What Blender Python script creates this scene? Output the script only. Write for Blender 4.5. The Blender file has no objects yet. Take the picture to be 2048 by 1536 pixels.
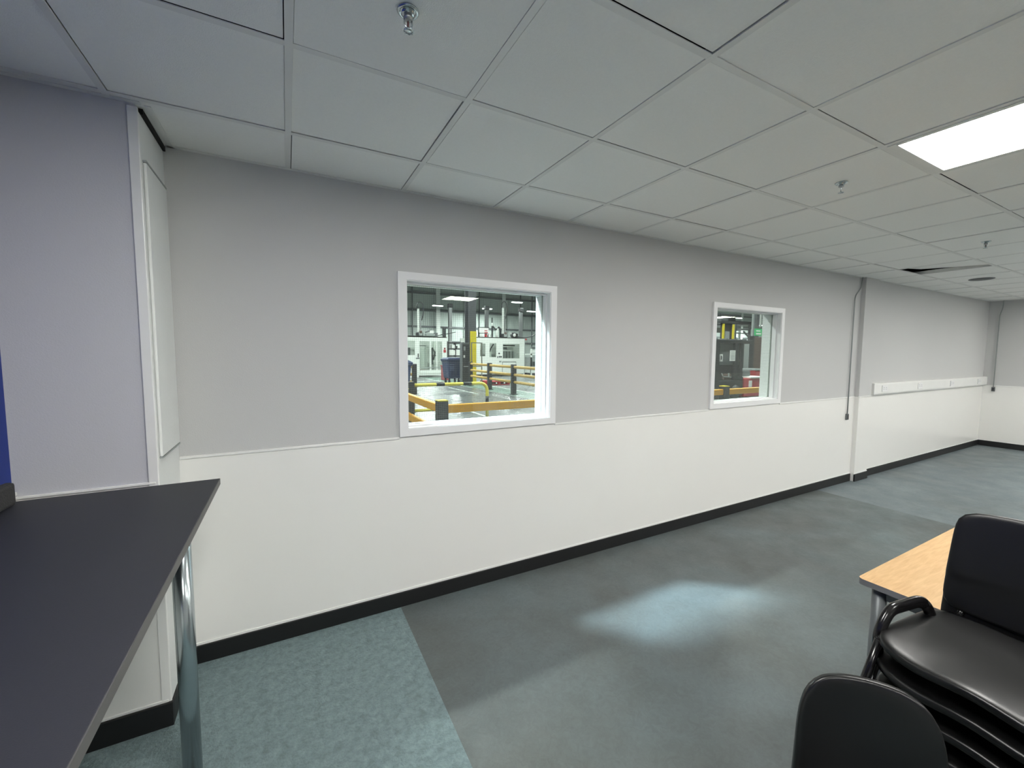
import bpy, bmesh, math, random
from mathutils import Vector, Matrix
random.seed(7)
SC = bpy.context.scene
COL = SC.collection

# ------------------------------------------------------------------ camera
W_PX, F_PX, CAM_H = 2048.0, 833.78, 1.6036
cd = bpy.data.cameras.new('camera')
cam = bpy.data.objects.new('camera', cd)
COL.objects.link(cam)
cd.sensor_width = 36.0
cd.lens = F_PX * 36.0 / W_PX
cd.clip_start = 0.02
cd.clip_end = 300
ya, pi_, ro = -0.4945, -0.0746, -0.0061
m3 = Matrix.Rotation(ya, 3, 'Z') @ Matrix.Rotation(pi_, 3, 'X') @ Matrix.Rotation(ro, 3, 'Y')
right, fwd, up = m3.col[0], m3.col[1], m3.col[2]
mw = Matrix((
    (right[0], up[0], -fwd[0], 0.0),
    (right[1], up[1], -fwd[1], 0.0),
    (right[2], up[2], -fwd[2], CAM_H),
    (0, 0, 0, 1)))
cam.matrix_world = mw
SC.camera = cam

# ------------------------------------------------------------------ world, exposure
wd = bpy.data.worlds.new('world')
SC.world = wd
wd.use_nodes = True
wd.node_tree.nodes['Background'].inputs[0].default_value = (0.6, 0.65, 0.7, 1)
wd.node_tree.nodes['Background'].inputs[1].default_value = 0.05
SC.view_settings.view_transform = 'Standard'
SC.view_settings.look = 'None'
SC.view_settings.gamma = 1.0
SC.view_settings.exposure = 0.0
SC.view_settings.use_curve_mapping = False

PANEL_STRENGTH = 44.0       # room ceiling panels
BAY_POWER = 900.0          # warehouse high-bay lamps (W each)
FLOOD_POWER = 23000.0

# ------------------------------------------------------------------ room numbers
WY = 2.558        # window wall plane
CZ = 2.555        # ceiling
XL, XR = -0.9, 10.95
YB = -3.85
COLX, COLY = -0.49, 2.18
DADO = 1.08
GX0, GP = 0.0337, 0.6                        # ceiling grid origin and pitch
GY = [0.947 + 1.2 + 0.0 - 0.009, 1.539, 0.947]  # first grid rows from the wall
WIN = [(0.594, 1.737), (3.484, 4.634)]
WZ0, WZ1 = 1.085, 2.085

def lin(c):
    c = c / 255.0
    return c / 12.92 if c <= 0.04045 else ((c + 0.055) / 1.055) ** 2.4
def rgb(r, g, b):
    return (lin(r), lin(g), lin(b), 1.0)

# ------------------------------------------------------------------ materials
def mat(name, col, rough=0.6, metal=0.0, spec=0.5, noise=None, bump=None, emit=None, coat=0.0):
    """noise=(scale, amount, detail) varies the colour; bump=(scale, strength)"""
    m = bpy.data.materials.new(name)
    m.use_nodes = True
    nt = m.node_tree
    b = nt.nodes['Principled BSDF']
    b.inputs['Base Color'].default_value = col
    b.inputs['Roughness'].default_value = rough
    b.inputs['Metallic'].default_value = metal
    b.inputs['Specular IOR Level'].default_value = spec
    b.inputs['Coat Weight'].default_value = coat
    tc = nt.nodes.new('ShaderNodeTexCoord')
    n = nt.nodes.new('ShaderNodeTexNoise')
    sc, am, de = noise or (6.0, 0.04, 3.0)
    n.inputs['Scale'].default_value = sc
    n.inputs['Detail'].default_value = de
    nt.links.new(tc.outputs['Object'], n.inputs['Vector'])
    mx = nt.nodes.new('ShaderNodeMix')
    mx.data_type = 'RGBA'
    mx.inputs[6].default_value = tuple(max(0.0, c * (1 - am)) for c in col[:3]) + (1,)
    mx.inputs[7].default_value = tuple(min(1.0, c * (1 + am)) for c in col[:3]) + (1,)
    nt.links.new(n.outputs['Fac'], mx.inputs[0])
    nt.links.new(mx.outputs[2], b.inputs['Base Color'])
    if bump:
        n2 = nt.nodes.new('ShaderNodeTexNoise')
        n2.inputs['Scale'].default_value = bump[0]
        n2.inputs['Detail'].default_value = 4
        nt.links.new(tc.outputs['Object'], n2.inputs['Vector'])
        bp = nt.nodes.new('ShaderNodeBump')
        bp.inputs['Strength'].default_value = bump[1]
        bp.inputs['Distance'].default_value = 0.01
        nt.links.new(n2.outputs['Fac'], bp.inputs['Height'])
        nt.links.new(bp.outputs['Normal'], b.inputs['Normal'])
    if emit:
        b.inputs['Emission Color'].default_value = emit[0]
        b.inputs['Emission Strength'].default_value = emit[1]
    return m

M = {}
M['paint'] = mat('pale_grey_paint', rgb(198, 198, 197), 0.75, noise=(1.2, 0.015, 2), bump=(220, 0.08))
M['paint_lilac'] = mat('lilac_grey_paint', rgb(198, 198, 203), 0.75, noise=(1.2, 0.015, 2), bump=(220, 0.08))
M['clad'] = mat('white_wall_cladding', rgb(238, 237, 233), 0.22, noise=(0.8, 0.012, 2))
M['white'] = mat('white_gloss_paint', rgb(236, 236, 236), 0.35, noise=(4, 0.015, 2))
M['pvc'] = mat('white_plastic', rgb(235, 235, 232), 0.3)
M['column_white'] = mat('white_column_board', rgb(226, 228, 226), 0.5, noise=(9, 0.03, 3), bump=(60, 0.1))
M['blue_paint'] = mat('blue_wall_paint', rgb(20, 48, 130), 0.6, bump=(200, 0.08))
M['skirt'] = mat('black_skirting', rgb(20, 21, 22), 0.5, noise=(5, 0.2, 4))
M['tile'] = mat('ceiling_tile_face', rgb(242, 242, 238), 0.9, noise=(90, 0.03, 5), bump=(300, 0.15))
M['tee'] = mat('ceiling_grid_metal', rgb(228, 228, 224), 0.5)
M['void'] = mat('dark_void', rgb(18, 18, 18), 0.9)
M['laminate'] = mat('charcoal_laminate', rgb(42, 43, 50), 0.55, noise=(3, 0.08, 4), bump=(400, 0.05))
M['lam_edge'] = mat('grey_laminate_edge', rgb(82, 81, 80), 0.5)
M['chrome'] = mat('chrome', (0.50, 0.55, 0.57, 1), 0.2, metal=1.0)
M['steel'] = mat('brushed_steel', rgb(175, 178, 178), 0.35, metal=0.9)
M['grey_metal'] = mat('grey_painted_metal', rgb(112, 116, 118), 0.4, metal=0.3)
M['black_plastic'] = mat('black_moulded_plastic', rgb(10, 10, 11), 0.33, noise=(5, 0.1, 4), bump=(700, 0.05))
M['black_tube'] = mat('black_gloss_tube', rgb(22, 21, 22), 0.2)
M['grey_edge'] = mat('grey_table_edging', rgb(118, 118, 122), 0.5)
M['dark_pad'] = mat('dark_grey_foam', rgb(58, 58, 58), 0.95, bump=(150, 0.4))
M['glassy'] = mat('sprinkler_bulb', rgb(70, 40, 40), 0.1)
M['light_frame'] = mat('lamp_frame', rgb(225, 225, 220), 0.4)

def wood():
    m = mat('beech_laminate', rgb(222, 184, 132), 0.42)
    nt = m.node_tree
    b = nt.nodes['Principled BSDF']
    tc = nt.nodes.new('ShaderNodeTexCoord')
    mp = nt.nodes.new('ShaderNodeMapping')
    mp.inputs['Scale'].default_value = (3, 26, 1)
    nt.links.new(tc.outputs['Object'], mp.inputs['Vector'])
    n = nt.nodes.new('ShaderNodeTexNoise')
    n.inputs['Scale'].default_value = 3.0
    n.inputs['Detail'].default_value = 5
    n.inputs['Distortion'].default_value = 0.6
    nt.links.new(mp.outputs[0], n.inputs['Vector'])
    cr = nt.nodes.new('ShaderNodeValToRGB')
    cr.color_ramp.elements[0].position = 0.32
    cr.color_ramp.elements[0].color = rgb(186, 150, 106)
    cr.color_ramp.elements[1].position = 0.7
    cr.color_ramp.elements[1].color = rgb(204, 170, 124)
    nt.links.new(n.outputs['Fac'], cr.inputs[0])
    nt.links.new(cr.outputs[0], b.inputs['Base Color'])
    return m
M['wood'] = wood()

def floor_mat(name, c0, c1, c2, sc, rough, bumpsc, bumpst, spec=0.5):
    m = bpy.data.materials.new(name)
    m.use_nodes = True
    nt = m.node_tree
    b = nt.nodes['Principled BSDF']
    b.inputs['Specular IOR Level'].default_value = spec
    tc = nt.nodes.new('ShaderNodeTexCoord')
    n = nt.nodes.new('ShaderNodeTexNoise')
    n.inputs['Scale'].default_value = sc
    n.inputs['Detail'].default_value = 8
    n.inputs['Roughness'].default_value = 0.6
    n.inputs['Distortion'].default_value = 0.4
    nt.links.new(tc.outputs['Object'], n.inputs['Vector'])
    cr = nt.nodes.new('ShaderNodeValToRGB')
    e = cr.color_ramp.elements
    e[0].position = 0.3
    e[0].color = c0
    e[1].position = 0.72
    e[1].color = c2
    k = e.new(0.5)
    k.color = c1
    nt.links.new(n.outputs['Fac'], cr.inputs[0])
    n4 = nt.nodes.new('ShaderNodeTexNoise')
    n4.inputs['Scale'].default_value = 22.0
    n4.inputs['Detail'].default_value = 9
    n4.inputs['Roughness'].default_value = 0.75
    n4.inputs['Distortion'].default_value = 1.5
    nt.links.new(tc.outputs['Object'], n4.inputs['Vector'])
    m4 = nt.nodes.new('ShaderNodeMapRange')
    m4.inputs[1].default_value = 0.35
    m4.inputs[2].default_value = 0.75
    m4.inputs[3].default_value = 0.90
    m4.inputs[4].default_value = 1.22
    nt.links.new(n4.outputs['Fac'], m4.inputs[0])
    x4 = nt.nodes.new('ShaderNodeVectorMath')
    x4.operation = 'SCALE'
    nt.links.new(cr.outputs[0], x4.inputs[0])
    nt.links.new(m4.outputs[0], x4.inputs['Scale'])
    nt.links.new(x4.outputs[0], b.inputs['Base Color'])
    n3 = nt.nodes.new('ShaderNodeTexNoise')
    n3.inputs['Scale'].default_value = sc * 3.7
    n3.inputs['Detail'].default_value = 6
    nt.links.new(tc.outputs['Object'], n3.inputs['Vector'])
    mr = nt.nodes.new('ShaderNodeMapRange')
    mr.inputs[1].default_value = 0.3
    mr.inputs[2].default_value = 0.7
    mr.inputs[3].default_value = rough - 0.08
    mr.inputs[4].default_value = rough + 0.1
    nt.links.new(n3.outputs['Fac'], mr.inputs[0])
    nt.links.new(mr.outputs[0], b.inputs['Roughness'])
    n2 = nt.nodes.new('ShaderNodeTexNoise')
    n2.inputs['Scale'].default_value = bumpsc
    n2.inputs['Detail'].default_value = 5
    nt.links.new(tc.outputs['Object'], n2.inputs['Vector'])
    bp = nt.nodes.new('ShaderNodeBump')
    bp.inputs['Strength'].default_value = bumpst
    bp.inputs['Distance'].default_value = 0.01
    nt.links.new(n2.outputs['Fac'], bp.inputs['Height'])
    nt.links.new(bp.outputs['Normal'], b.inputs['Normal'])
    return m
M['vinyl'] = floor_mat('worn_grey_green_vinyl', rgb(80, 84, 82), rgb(85, 92, 92), rgb(92, 103, 105), 1.3, 0.5, 60, 0.12)
M['vinyl_far'] = floor_mat('blue_grey_vinyl', rgb(94, 101, 103), rgb(102, 112, 116), rgb(112, 123, 127), 1.1, 0.5, 60, 0.12)
M['carpet'] = floor_mat('pale_teal_carpet', rgb(102, 118, 120), rgb(114, 132, 135), rgb(126, 145, 148), 30.0, 0.85, 90, 1.0)

def emit_mat(name, col, st):
    m = bpy.data.materials.new(name)
    m.use_nodes = True
    nt = m.node_tree
    nt.nodes.clear()
    o = nt.nodes.new('ShaderNodeOutputMaterial')
    e = nt.nodes.new('ShaderNodeEmission')
    e.inputs[0].default_value = col
    e.inputs[1].default_value = st
    nt.links.new(e.outputs[0], o.inputs[0])
    return m
M['panel_light'] = emit_mat('lit_diffuser', (1.0, 0.985, 0.94, 1), PANEL_STRENGTH)
M['bay_light'] = emit_mat('lit_highbay_lens', (0.93, 1.0, 0.98, 1), 6.0)

def wired_glass():
    m = bpy.data.materials.new('wired_glass')
    m.use_nodes = True
    nt = m.node_tree
    nt.nodes.clear()
    o = nt.nodes.new('ShaderNodeOutputMaterial')
    tr = nt.nodes.new('ShaderNodeBsdfTransparent')
    tr.inputs[0].default_value = (0.93, 0.96, 0.94, 1)
    gl = nt.nodes.new('ShaderNodeBsdfGlossy')
    gl.inputs['Roughness'].default_value = 0.01
    gl.inputs[0].default_value = (0.9, 0.95, 0.85, 1)
    fr = nt.nodes.new('ShaderNodeLayerWeight')
    fr.inputs[0].default_value = 0.5
    pw = nt.nodes.new('ShaderNodeMath')
    pw.operation = 'POWER'
    pw.inputs[1].default_value = 5.0
    nt.links.new(fr.outputs['Facing'], pw.inputs[0])
    mul = nt.nodes.new('ShaderNodeMath')
    mul.operation = 'MULTIPLY_ADD'
    mul.inputs[1].default_value = 0.9
    mul.inputs[2].default_value = 0.04
    nt.links.new(pw.outputs[0], mul.inputs[0])
    mx = nt.nodes.new('ShaderNodeMixShader')
    nt.links.new(mul.outputs[0], mx.inputs[0])
    nt.links.new(tr.outputs[0], mx.inputs[1])
    nt.links.new(gl.outputs[0], mx.inputs[2])
    # square wire mesh 12.5 mm inside the pane
    tc = nt.nodes.new('ShaderNodeTexCoord')
    sp = nt.nodes.new('ShaderNodeSeparateXYZ')
    nt.links.new(tc.outputs['Object'], sp.inputs[0])
    fac = []
    for ax in ('X', 'Z'):
        a = nt.nodes.new('ShaderNodeMath'); a.operation = 'MULTIPLY'; a.inputs[1].default_value = 80.0
        nt.links.new(sp.outputs[ax], a.inputs[0])
        f = nt.nodes.new('ShaderNodeMath'); f.operation = 'FRACT'
        nt.links.new(a.outputs[0], f.inputs[0])
        l = nt.nodes.new('ShaderNodeMath'); l.operation = 'LESS_THAN'; l.inputs[1].default_value = 0.07
        nt.links.new(f.outputs[0], l.inputs[0])
        fac.append(l)
    mxx = nt.nodes.new('ShaderNodeMath'); mxx.operation = 'MAXIMUM'
    nt.links.new(fac[0].outputs[0], mxx.inputs[0])
    nt.links.new(fac[1].outputs[0], mxx.inputs[1])
    df = nt.nodes.new('ShaderNodeBsdfDiffuse')
    df.inputs[0].default_value = (0.25, 0.27, 0.27, 1)
    gm = nt.nodes.new('ShaderNodeNewGeometry')
    iv = nt.nodes.new('ShaderNodeMath'); iv.operation = 'SUBTRACT'; iv.inputs[0].default_value = 1.0
    nt.links.new(gm.outputs['Backfacing'], iv.inputs[1])
    fm = nt.nodes.new('ShaderNodeMath'); fm.operation = 'MULTIPLY'
    nt.links.new(mxx.outputs[0], fm.inputs[0]); nt.links.new(iv.outputs[0], fm.inputs[1])
    m2 = nt.nodes.new('ShaderNodeMixShader')
    nt.links.new(fm.outputs[0], m2.inputs[0])
    nt.links.new(mx.outputs[0], m2.inputs[1])
    nt.links.new(df.outputs[0], m2.inputs[2])
    nt.links.new(m2.outputs[0], o.inputs[0])
    return m
M['glass'] = wired_glass()
def clear_sheet():
    m = bpy.data.materials.new('clear_guard_glazing')
    m.use_nodes = True
    nt = m.node_tree
    nt.nodes.clear()
    o = nt.nodes.new('ShaderNodeOutputMaterial')
    tr = nt.nodes.new('ShaderNodeBsdfTransparent')
    tr.inputs[0].default_value = (0.88, 0.91, 0.89, 1)
    gl = nt.nodes.new('ShaderNodeBsdfGlossy')
    gl.inputs['Roughness'].default_value = 0.05
    mx = nt.nodes.new('ShaderNodeMixShader')
    mx.inputs[0].default_value = 0.08
    nt.links.new(tr.outputs[0], mx.inputs[1])
    nt.links.new(gl.outputs[0], mx.inputs[2])
    nt.links.new(mx.outputs[0], o.inputs[0])
    return m
M['guard_glass'] = clear_sheet()

# warehouse materials
M['conc'] = floor_mat('polished_grey_concrete', rgb(88, 92, 91), rgb(100, 105, 104), rgb(114, 119, 117), 0.35, 0.3, 3, 0.02)
M['green_floor'] = mat('green_walkway_paint', rgb(104, 130, 118), 0.4, noise=(1.0, 0.08, 4))
M['line'] = mat('white_floor_line', rgb(196, 206, 198), 0.5, noise=(3, 0.1, 4))
M['machine'] = mat('cream_machine_paint', rgb(232, 236, 230), 0.45)
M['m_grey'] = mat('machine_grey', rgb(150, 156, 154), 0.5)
M['m_dark'] = mat('machine_dark', rgb(44, 46, 48), 0.5)
M['m_mid'] = mat('machine_mid_grey', rgb(96, 100, 102), 0.5)
M['steel_dark'] = mat('dark_column_paint', rgb(84, 86, 90), 0.5)
M['yellow'] = mat('yellow_guard_paint', rgb(232, 214, 40), 0.45)
M['tube_yellow'] = mat('yellow_rail_paint', rgb(232, 222, 96), 0.4)
M['orange'] = mat('amber_barrier_plastic', rgb(246, 178, 44), 0.45)
M['tan'] = mat('ochre_rail_plastic', rgb(206, 172, 96), 0.45)
M['blue_bin'] = mat('blue_bin_plastic', rgb(44, 60, 98), 0.45)
M['blue_light'] = mat('pale_bin_stripes', rgb(120, 136, 176), 0.45)
M['red'] = mat('red_plastic', rgb(178, 40, 50), 0.45)
M['red_dull'] = mat('dull_red', rgb(160, 70, 76), 0.5)
M['wall_w'] = None
M['paper'] = mat('white_paper', rgb(240, 240, 236), 0.6)
M['ink'] = mat('dark_ink', rgb(60, 60, 60), 0.6)
M['green_sign'] = mat('green_sign', rgb(40, 150, 90), 0.5, emit=(rgb(60, 190, 110), 0.35))
M['brown'] = mat('brown_cardboard', rgb(96, 78, 70), 0.8)

def cladding():
    m = mat('ribbed_metal_cladding', rgb(196, 206, 200), 0.5)
    nt = m.node_tree
    b = nt.nodes['Principled BSDF']
    tc = nt.nodes.new('ShaderNodeTexCoord')
    w = nt.nodes.new('ShaderNodeTexWave')
    w.bands_direction = 'X'
    w.inputs['Scale'].default_value = 1.0
    w.inputs['Distortion'].default_value = 0
    nt.links.new(tc.outputs['Object'], w.inputs['Vector'])
    bp = nt.nodes.new('ShaderNodeBump')
    bp.inputs['Strength'].default_value = 0.3
    bp.inputs['Distance'].default_value = 0.05
    nt.links.new(w.outputs['Fac'], bp.inputs['Height'])
    nt.links.new(bp.outputs['Normal'], b.inputs['Normal'])
    cr = nt.nodes.new('ShaderNodeValToRGB')
    cr.color_ramp.elements[0].position = 0.0
    cr.color_ramp.elements[0].color = rgb(168, 178, 172)
    cr.color_ramp.elements[1].position = 0.25
    cr.color_ramp.elements[1].color = rgb(192, 202, 196)
    nt.links.new(w.outputs['Fac'], cr.inputs[0])
    nt.links.new(cr.outputs[0], b.inputs['Base Color'])
    return m
M['wall_w'] = cladding()

# ------------------------------------------------------------------ mesh helpers
class MB:
    def __init__(s):
        s.bm = bmesh.new(); s.mats = []
    def mi(s, m):
        if m not in s.mats: s.mats.append(m)
        return s.mats.index(m)
    def faces(s, vs, fs, m, smooth=False):
        i = s.mi(m)
        bv = [s.bm.verts.new(v) for v in vs]
        for f in fs:
            try:
                fc = s.bm.faces.new([bv[k] for k in f])
                fc.material_index = i; fc.smooth = smooth
            except ValueError:
                pass
        return s
    def box(s, x0, x1, y0, y1, z0, z1, m, bev=0.0, rot=None):
        b2 = bmesh.new()
        bmesh.ops.create_cube(b2, size=1.0)
        for v in b2.verts:
            v.co = Vector(((x0 + x1) / 2 + v.co.x * (x1 - x0), (y0 + y1) / 2 + v.co.y * (y1 - y0), (z0 + z1) / 2 + v.co.z * (z1 - z0)))
        if bev > 0:
            bmesh.ops.bevel(b2, geom=list(b2.edges), offset=bev, segments=2, affect='EDGES', profile=0.5)
        if rot:
            c = Vector(((x0 + x1) / 2, (y0 + y1) / 2, (z0 + z1) / 2))
            for v in b2.verts: v.co = c + rot @ (v.co - c)
        s._merge(b2, m, False)
        return s
    def _merge(s, b2, m, smooth):
        i = s.mi(m)
        mp = {}
        for v in b2.verts: mp[v] = s.bm.verts.new(v.co)
        for f in b2.faces:
            try:
                nf = s.bm.faces.new([mp[v] for v in f.verts]); nf.material_index = i; nf.smooth = smooth
            except ValueError: pass
        b2.free()
    def tube(s, pts, r, m, seg=12, cap=True, rx=None):
        """smooth tube along points; rx gives an oval's other radius"""
        pts = [Vector(p) for p in pts]
        n = len(pts)
        rings = []
        prev = None
        for i, p in enumerate(pts):
            if i == 0: t = pts[1] - pts[0]
            elif i == n - 1: t = pts[-1] - pts[-2]
            else: t = (pts[i + 1] - p).normalized() + (p - pts[i - 1]).normalized()
            t.normalize()
            if prev is None:
                a = Vector((0, 0, 1)) if abs(t.z) < 0.9 else Vector((1, 0, 0))
                u = t.cross(a).normalized()
            else:
                u = (prev - t * prev.dot(t)).normalized()
            prev = u
            w = t.cross(u)
            rr = r[i] if isinstance(r, (list, tuple)) else r
            r2 = rx if rx else rr
            rings.append([p + u * (math.cos(2 * math.pi * k / seg) * rr) + w * (math.sin(2 * math.pi * k / seg) * r2) for k in range(seg)])
        vs = [v for rg in rings for v in rg]
        fs = []
        for i in range(n - 1):
            for k in range(seg):
                a, b = i * seg + k, i * seg + (k + 1) % seg
                fs.append((a, b, b + seg, a + seg))
        if cap:
            fs.append(tuple(range(seg))[::-1]); fs.append(tuple((n - 1) * seg + k for k in range(seg)))
        s.faces(vs, fs, m, True)
        return s
    def cyl(s, p0, p1, r, m, seg=20, r1=None):
        return s.tube([p0, p1], [r, r if r1 is None else r1], m, seg)
    def lathe(s, c, prof, m, seg=28):
        """prof: (radius, z) list around vertical axis at c"""
        vs, fs = [], []
        for (r, z) in prof:
            for k in range(seg):
                a = 2 * math.pi * k / seg
                vs.append((c[0] + r * math.cos(a), c[1] + r * math.sin(a), c[2] + z))
        for i in range(len(prof) - 1):
            for k in range(seg):
                a, b = i * seg + k, i * seg + (k + 1) % seg
                fs.append((a, b, b + seg, a + seg))
        fs.append(tuple(range(seg))); fs.append(tuple((len(prof) - 1) * seg + k for k in range(seg)))
        s.faces(vs, fs, m, True)
        return s
    def build(s, name, parent=None, autosmooth=True):
        me = bpy.data.meshes.new(name)
        bmesh.ops.recalc_face_normals(s.bm, faces=list(s.bm.faces))
        s.bm.to_mesh(me); s.bm.free()
        for m in s.mats: me.materials.append(m)
        o = bpy.data.objects.new(name, me)
        COL.objects.link(o)
        if parent: o.parent = parent
        return o

def arc(p0, p1, p2, n=6):
    p0, p1, p2 = Vector(p0), Vector(p1), Vector(p2)
    return [p0 * (1 - t) ** 2 + p1 * 2 * t * (1 - t) + p2 * t * t for t in [i / n for i in range(n + 1)]]
def rounded(pts, r=0.05, n=5):
    """polyline with rounded corners"""
    pts = [Vector(p) for p in pts]
    out = [pts[0]]
    for i in range(1, len(pts) - 1):
        a = pts[i] + (pts[i - 1] - pts[i]).normalized() * r
        b = pts[i] + (pts[i + 1] - pts[i]).normalized() * r
        out += arc(a, pts[i], b, n)
    out.append(pts[-1])
    return out

def tag(o, label=None, cat=None, group=None, kind=None):
    if label: o['label'] = label
    if cat: o['category'] = cat
    if group: o['group'] = group
    if kind: o['kind'] = kind
    return o
def empty(name, loc, rz, label, cat, group=None):
    o = bpy.data.objects.new(name, None)
    COL.objects.link(o)
    o.location = loc; o.rotation_euler = (0, 0, rz)
    o.empty_display_size = 0.1
    return tag(o, label, cat, group)
def copy_tree(o, loc, rz, label, group=None):
    r = o.copy(); COL.objects.link(r); r.location = loc; r.rotation_euler = (0, 0, rz)
    r['label'] = label
    if group: r['group'] = group
    for ch in list(o.children):
        c = ch.copy(); COL.objects.link(c); c.parent = r
        for g in list(ch.children):
            d = g.copy(); COL.objects.link(d); d.parent = c
    return r
def struct(o, label=None):
    o['kind'] = 'structure'
    if label: o['label'] = label
    return o

# ================================================================== ROOM SHELL
# floor: teal carpet, dark vinyl, paler vinyl in the far half
b = MB()
b.box(-3, 0.585, YB, WY + 0.1, -0.1, 0.0, M['carpet'])
b.box(0.585, 5.5, YB, WY + 0.1, -0.1, 0.0, M['vinyl'])
b.box(5.5, XR + 0.2, YB, WY + 0.1, -0.1, 0.0, M['vinyl_far'])
struct(b.build('floor'), 'room floor of teal carpet meeting worn grey-green vinyl')

# window wall with two openings (paint above, cladding below)
WT = 0.18
b = MB()
IW = [(a + 0.05, c - 0.05) for a, c in WIN]
IZ0, IZ1 = WZ0 + 0.045, WZ1 - 0.045
def wseg(x0, x1, z0, z1, m, y0=WY):
    b.box(x0, x1, y0, WY + WT, z0, z1, m)
wseg(COLX - 0.5, XR + 0.3, 0.0, DADO, M['clad'], WY - 0.004)
wseg(COLX - 0.5, IW[0][0], DADO, CZ + 0.3, M['paint'])
wseg(IW[0][1], IW[1][0], DADO, CZ + 0.3, M['paint'])
wseg(IW[1][1], XR + 0.3, DADO, CZ + 0.3, M['paint'])
for (x0, x1) in IW:
    wseg(x0, x1, DADO, IZ0, M['paint'])
    wseg(x0, x1, IZ1, CZ + 0.3, M['paint'])
struct(b.build('wall_north'), 'window wall, pale grey paint above white cladding')

# shallow boxed pier on the window wall
b = MB()
b.box(6.29, 6.62, WY - 0.045, WY, DADO, CZ, M['paint'])
b.box(6.29, 6.62, WY - 0.049, WY - 0.002, 0.0, DADO, M['clad'])
struct(b.build('trim_7'), 'shallow boxed pier between the second window and the trunking')
b = MB()
b.box(6.285, 6.625, WY - 0.062, WY - 0.046, 0.0, 0.09, M['skirt'], 0.002)
struct(b.build('baseboard_pier'), 'black baseboard round the boxed pier')

# column box at the left end
DC = 1.064
b = MB()
b.box(XL - 0.3, COLX, COLY, WY + 0.1, DC, CZ, M['paint_lilac'])
b.box(XL - 0.3, COLX, COLY - 0.004, WY + 0.1, 0.0, DC, M['clad'])
struct(b.build('wall_column'), 'boxed column left of the first window')
# white boards on the column's return, shade of panel and ceiling gaps drawn as grey and black strips
b = MB()
b.box(COLX, COLX + 0.008, COLY - 0.006, WY, 0.10, CZ - 0.022, M['column_white'])
b.box(COLX - 0.024, COLX + 0.010, COLY - 0.008, COLY + 0.004, 0.10, CZ - 0.012, M['pvc'], 0.003)
b.box(COLX - 0.002, COLX + 0.018, COLY + 0.03, WY, CZ - 0.022, CZ - 0.001, M['void'])  # black strip stands in for the dark of the ceiling gap
b.box(COLX + 0.008, COLX + 0.020, COLY + 0.03, WY - 0.03, 1.160, 2.352, M['column_white'], 0.005)
b.box(COLX + 0.008, COLX + 0.0205, COLY + 0.03, WY - 0.03, 1.153, 1.160, M['m_grey'])  # grey strips here and above the panel paint in its shadow gaps
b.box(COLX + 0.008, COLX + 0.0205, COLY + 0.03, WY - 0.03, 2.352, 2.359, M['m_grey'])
struct(b.build('trim_1'), 'white boards and corner strip on the column return')

# left wall: blue paint over white cladding
b = MB()
b.box(XL - 0.2, XL, YB, COLY, DADO, CZ + 0.3, M['blue_paint'])
b.box(XL - 0.2, XL + 0.004, YB, COLY, 0.0, DADO, M['clad'])
struct(b.build('wall_west'), 'blue painted wall beside the high table')
b = MB()
b.box(XR, XR + 0.2, YB, WY, DADO, CZ + 0.3, M['paint'])
b.box(XR - 0.004, XR + 0.2, YB, WY, 0.0, DADO, M['clad'])
struct(b.build('wall_east'), 'far end wall, grey above white cladding')
b = MB()
b.box(XL - 0.3, XR + 0.3, YB - 0.2, YB, 0, CZ + 0.3, M['paint'])
struct(b.build('wall_south'), 'wall behind the camera')

# dado capping and cladding foot strip
b = MB()
def strip(z0, z1, d):
    b.box(COLX + 0.01, WIN[0][0] if z0 > 1 else 6.285, WY - d, WY, z0, z1, M['pvc'], 0.002)
    if z0 > 1:
        b.box(WIN[0][1], WIN[1][0], WY - d, WY, z0, z1, M['pvc'], 0.002)
        b.box(WIN[1][1], 6.285, WY - d, WY, z0, z1, M['pvc'], 0.002)
    b.box(6.285, 6.625, WY - d - 0.045, WY - 0.04, z0, z1, M['pvc'], 0.002)
    b.box(6.625, XR, WY - d, WY, z0, z1, M['pvc'], 0.002)
    b.box(XR - d, XR, YB, WY - 0.01, z0, z1, M['pvc'], 0.002)
strip(1.070, 1.083, 0.010)
b.box(XL, COLX, COLY - 0.010, COLY, 1.056, 1.066, M['pvc'], 0.002)
b.box(XL, XL + 0.012, YB, COLY, 1.070, 1.083, M['pvc'], 0.002)
struct(b.build('trim_2'), 'slim white dado capping strip')
b = MB()
strip(0.093, 0.108, 0.008)
b.box(XL, COLX, COLY - 0.010, COLY, 0.104, 0.116, M['pvc'], 0.002)
struct(b.build('trim_3'), 'slim white strip above the black baseboard')
for nm, bx, lb in (('baseboard_north', (COLX + 0.012, 6.285, WY - 0.016, WY, 0, 0.095), 'black baseboard under the windows'),
               ('baseboard_northeast', (6.625, XR, WY - 0.016, WY, 0, 0.095), 'black baseboard under the trunking'),
               ('baseboard_east', (XR - 0.016, XR, YB, WY - 0.016, 0, 0.095), 'black baseboard on the far end wall'),
               ('baseboard_column', (XL, COLX + 0.016, COLY - 0.020, COLY - 0.003, 0, 0.105), 'black baseboard round the column'),
               ('baseboard_west', (XL, XL + 0.016, YB, COLY - 0.02, 0, 0.105), 'black baseboard on the blue wall')):
    b = MB()
    b.box(*bx, M['skirt'], 0.003)
    if nm == 'baseboard_column':
        b.box(COLX, COLX + 0.016, COLY - 0.003, WY - 0.016, 0, 0.095, M['skirt'], 0.003)
    struct(b.build(nm), lb)

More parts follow.
